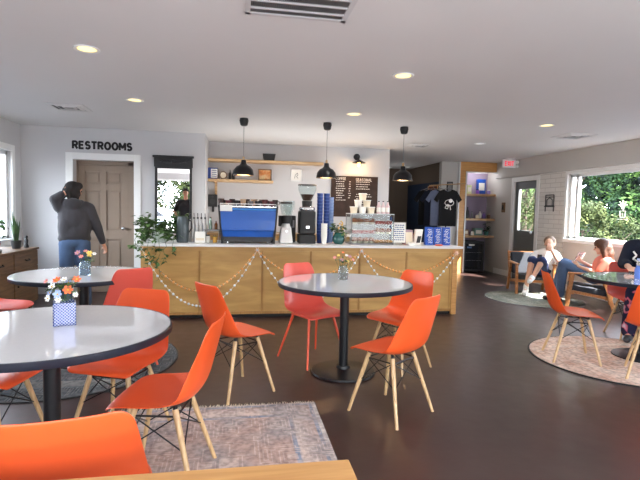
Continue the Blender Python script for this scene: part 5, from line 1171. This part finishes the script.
# window decal: white line drawing on the right window pane
o = thing('window_decal', 'white line drawing of a small potted plant on the right window glass', 'decal', (5.918, 6.575, 1.46), -pi/2)
b = MB(); r = .005
for a, l in ((0,.13),(-.5,.12),(.5,.12),(-.95,.10),(.95,.10)):
    b.tube([(0,0,-.02),(l*.5*sin(a*.8),0,l*.5),(l*sin(a),0,.02+l*cos(a))], r, 5); b.tube([(l*.5*sin(a*.8),0,l*.5),(l*.5*sin(a*.8)+.03,0,l*.8)], r*.8, 5); b.tube([(l*.5*sin(a*.8),0,l*.5),(l*.5*sin(a*.8)-.03,0,l*.8)], r*.8, 5)
b.tube([(-.055,0,-.02),(.055,0,-.02),(.045,0,-.12),(-.045,0,-.12),(-.055,0,-.02)], r, 5); b.tube([(-.10,0,-.15),(.10,0,-.15)], r, 5); b.ball((0,0,-.07), .02, 8, 6, sz=(1,.2,1))
b.build('line_drawing', M['paper'], o)

# ------------------------------------------------------------------ outside
struct(MB().box(-60, 80, -70, 90, -.35, -.12).build('ground_outside', ramp_mat('pale_asphalt', [(.3, lin(40,44,50)), (.7, lin(54,58,66))], 1.5, .9, bump=0)))
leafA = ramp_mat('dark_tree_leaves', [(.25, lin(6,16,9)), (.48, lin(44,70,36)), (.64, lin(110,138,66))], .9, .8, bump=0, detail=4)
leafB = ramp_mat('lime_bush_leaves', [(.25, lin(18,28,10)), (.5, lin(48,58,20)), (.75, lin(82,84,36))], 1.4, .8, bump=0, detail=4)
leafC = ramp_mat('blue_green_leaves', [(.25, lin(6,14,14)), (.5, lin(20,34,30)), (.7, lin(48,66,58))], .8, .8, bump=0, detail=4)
bark = mat('bark', lin(70,56,46), .9, bump=.5)
def tree_mesh(h, rad, n, size, seed, low=.12):
    rd = random.Random(seed); cl = []
    for k in range(46):
        a = rd.uniform(0, 2*pi); z = rd.uniform(low, 1); q = rad*math.sqrt(max(.05, 1-((z-.5)/.6)**2))*rd.uniform(.35, 1); cl.append(Vector((q*cos(a), q*sin(a), h*z)))
    b = MB()
    for k in range(n):
        c = rd.choice(cl); v = Vector((rd.gauss(0,1), rd.gauss(0,1), rd.gauss(0,1))).normalized()*rad*.30*rd.uniform(.75,1.05); p = c+v
        nn = (v.normalized()+Vector((rd.uniform(-.5,.5), rd.uniform(-.5,.5), rd.uniform(-.2,.7)))).normalized(); u = nn.cross(Vector((rd.uniform(-1,1), rd.uniform(-1,1), 1))).normalized(); w_ = nn.cross(u); s = size*rd.uniform(.6,1.3)
        b.add([p-u*s, p-w_*s*.5, p+u*s, p+w_*s*.5], [(0,1,2,3)])
    return b
def tree(label, x, y, h, rad, n, size, seed, m, group, low=.12, name='leafy_tree'):
    o = thing(name, label, 'tree', (x, y, -.13), 0, group)
    tree_mesh(h, rad, n, size, seed, low).build('crown', m, o); t_ = MB(); t_.cone((0,0,0),(0,0,h*.6),.035*h,.015*h,10)
    for a in range(5): t_.cone((0,0,h*(.2+.08*a)),(rad*.5*cos(a*2.1),rad*.5*sin(a*2.1),h*(.5+.08*a)),.012*h,.005*h,6)
    t_.build('trunk', bark, o); return o
GT = 'trees outside the right window'
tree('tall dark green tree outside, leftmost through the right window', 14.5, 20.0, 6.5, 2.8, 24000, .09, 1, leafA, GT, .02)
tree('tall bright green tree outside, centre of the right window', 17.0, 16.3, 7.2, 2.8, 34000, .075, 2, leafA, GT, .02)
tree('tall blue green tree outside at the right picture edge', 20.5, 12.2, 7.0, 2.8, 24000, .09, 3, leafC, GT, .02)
tree('dark backdrop tree far outside behind the bright green one', 27, 27, 12, 9, 16000, .32, 4, leafC, GT, .01)
tree('sunlit yellow green bush outside below the trees', 11.0, 13.8, 1.75, .95, 5000, .05, 5, leafB, GT, .05, 'leafy_bush')
tree('broad backdrop tree far outside at the right of the window', 36, 22, 12, 9, 14000, .34, 9, leafC, GT, .01)
tree('smaller yellow green bush outside, in front of the trees', 12.2, 13.6, 1.35, .9, 4000, .045, 6, leafB, GT, .05, 'leafy_bush')
tree('pale green shrub outside the glass of the grey door', 8.4, 13.0, 3.6, 1.3, 14000, .035, 7, leafB, GT, .02, 'leafy_shrub')
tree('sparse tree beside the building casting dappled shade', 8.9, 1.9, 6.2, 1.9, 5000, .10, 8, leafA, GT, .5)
GM = 'trees across the street in front'
for k, (x, y) in enumerate(((-17,-24),(-10,-26),(-2,-25),(7,-27),(15,-25))):
    if k == 0: tf = tree('street tree across the road, reflected in the mirror', x, y, 7, 4.0, 9000, .22, 30, leafB, GM, .08)
    else: dup(tf, (x, y, -.13), k*1.1, ['', 'street tree across the road, second from the left end', 'street tree across the road, middle of five', 'street tree across the road, fourth from the left end', 'street tree across the road, right end of five'][k], GM)
# parked cars seen in the mirror and through the window
def car(label, x, y, rz, col):
    o = thing('parked_car', label, 'car', (x, y, -.12), rz, 'parked cars outside'); m = mat('car_paint', col, .25, coat=.8)
    out = [(-2.1,.35),(-2.12,.72),(-1.9,.88),(-1.55,.92),(-1.05,1.38),(.35,1.42),(1.0,.98),(1.9,.86),(2.12,.62),(2.12,.35)]
    n = len(out); vs = [(a,-.85,b) for a, b in out]+[(a,.85,b) for a, b in out]; fs = [tuple(range(n)), tuple(reversed(range(n,2*n)))]+[(i,n+i,n+(i+1)%n,(i+1)%n) for i in range(n)]
    MB().add(vs, fs).build('car_body', m, o, bevel=.05)
    MB().add([(-1.35,-.86,.95),(-.98,-.86,1.30),(.3,-.86,1.34),(.85,-.86,.97),(-1.35,.86,.95),(-.98,.86,1.30),(.3,.86,1.34),(.85,.86,.97)], [(0,1,2,3),(7,6,5,4)]).build('side_windows', M['dark'], o)
    for sx in (-1.3,1.3):
        for sy in (-.8,.8): MB().cone((sx,sy-.09,.33),(sx,sy+.09,.33),.33,.33,20).build('wheel', M['blackmatte'], o)
car('white car parked outside, reflected in the mirror', -4.5, -12, .1, lin(225,228,232)); car('silver car parked outside, reflected behind the white one', -7, -15, .2, lin(170,180,190)); car('pale blue car parked outside beyond the right window', 15.4, 11.2, .9, lin(170,195,220))

# ------------------------------------------------------------------ light
wd = bpy.data.worlds.new('sky'); bpy.context.scene.world = wd; wd.use_nodes = True
nt = wd.node_tree; bg = nt.nodes['Background']
tc = nt.nodes.new('ShaderNodeTexCoord'); sp = nt.nodes.new('ShaderNodeSeparateXYZ'); nt.links.new(tc.outputs['Generated'], sp.inputs[0])
rp = nt.nodes.new('ShaderNodeValToRGB'); rp.color_ramp.elements[0].position = 0.0; rp.color_ramp.elements[0].color = (.88,.93,1,1); rp.color_ramp.elements[1].position = .6; rp.color_ramp.elements[1].color = (.74,.84,1,1)
nt.links.new(sp.outputs['Z'], rp.inputs['Fac']); nt.links.new(rp.outputs['Color'], bg.inputs['Color']); bg.inputs['Strength'].default_value = 15
sun = bpy.data.lights.new('sun', 'SUN'); sun.energy = 46.0; sun.angle = radians(.6); sun.color = (1, .97, .92)
so = bpy.data.objects.new('sun', sun); C.objects.link(so); so.rotation_euler = Vector((-.60, .55, -1.0)).to_track_quat('-Z', 'Y').to_euler()
def portal(loc, direction, sx, sy):
    l = bpy.data.lights.new('window_portal', 'AREA'); l.shape = 'RECTANGLE'; l.size = sx; l.size_y = sy; l.cycles.is_portal = True
    q = bpy.data.objects.new('window_portal', l); C.objects.link(q); q.location = loc; q.rotation_euler = Vector(direction).to_track_quat('-Z', 'Z').to_euler()
l = bpy.data.lights.new('added_front_fill', 'AREA'); l.shape = 'RECTANGLE'; l.size = 7.5; l.size_y = .8; l.energy = 230; l.color = (.97, .98, 1)  # added soft fill behind the camera, not a fixture of the room
q = bpy.data.objects.new('added_front_fill', l); C.objects.link(q); q.location = (1.35, -1.35, .75); q.rotation_euler = Vector((0, .75, 1)).to_track_quat('-Z', 'Z').to_euler()
for p_, e_ in (((5.45,10.3,2.2),6),((3.7,11.4,1.7),5)):  # added point fills that brighten the niche and the corridor
    l = bpy.data.lights.new('added_recess_fill', 'POINT'); l.energy = e_; l.shadow_soft_size = .15; q = bpy.data.objects.new('added_recess_fill', l); C.objects.link(q); q.location = p_
for p_, sx_, sy_, e_ in (((1.1,7.45,.96),3.0,.8,26),):  # added upward fill behind the counter, lifts the far ceiling
    l = bpy.data.lights.new('added_ceiling_fill', 'AREA'); l.shape = 'RECTANGLE'; l.size = sx_; l.size_y = sy_; l.energy = e_; l.color = (1,.98,.95)
    q = bpy.data.objects.new('added_ceiling_fill', l); C.objects.link(q); q.location = p_; q.rotation_euler = (pi, 0, 0)
for x_, y_ in ((-1.1,3.86),(-1.1,5.55),(1.37,3.95),(1.36,5.63),(3.9,5.64),(3.92,7.4)):
    l = bpy.data.lights.new('downlight_spot', 'SPOT'); l.energy = 45; l.spot_size = radians(120); l.spot_blend = .8; l.color = (1,.95,.88); l.shadow_soft_size = .06
    q = bpy.data.objects.new('downlight_spot', l); C.objects.link(q); q.location = (x_, y_, CE-.02)
portal((1.35, YF-.18, 1.375), (0,1,0), 8.6, 1.9)
portal((XR+.17, (WR0+WR1)/2, (WRz0+WRz1)/2), (-1,0,0), WR1-WR0, 1.1)
portal((XR+.17, (DR0+DR1)/2, 1.45), (-1,0,0), .6, .9)
portal((XL-.17, (WL0+WL1)/2, (WLz0+WLz1)/2), (1,0,0), WL1-WL0, 1.25)

sc = bpy.context.scene
sc.view_settings.view_transform = 'Standard'; sc.view_settings.look = 'None'; sc.view_settings.exposure = 0.32
sc.cycles.use_denoising = True; sc.cycles.max_bounces = 10; sc.cycles.diffuse_bounces = 6; sc.cycles.transparent_max_bounces = 12; sc.cycles.sample_clamp_indirect = 8.0
sc.cycles.caustics_reflective = False; sc.cycles.caustics_refractive = False
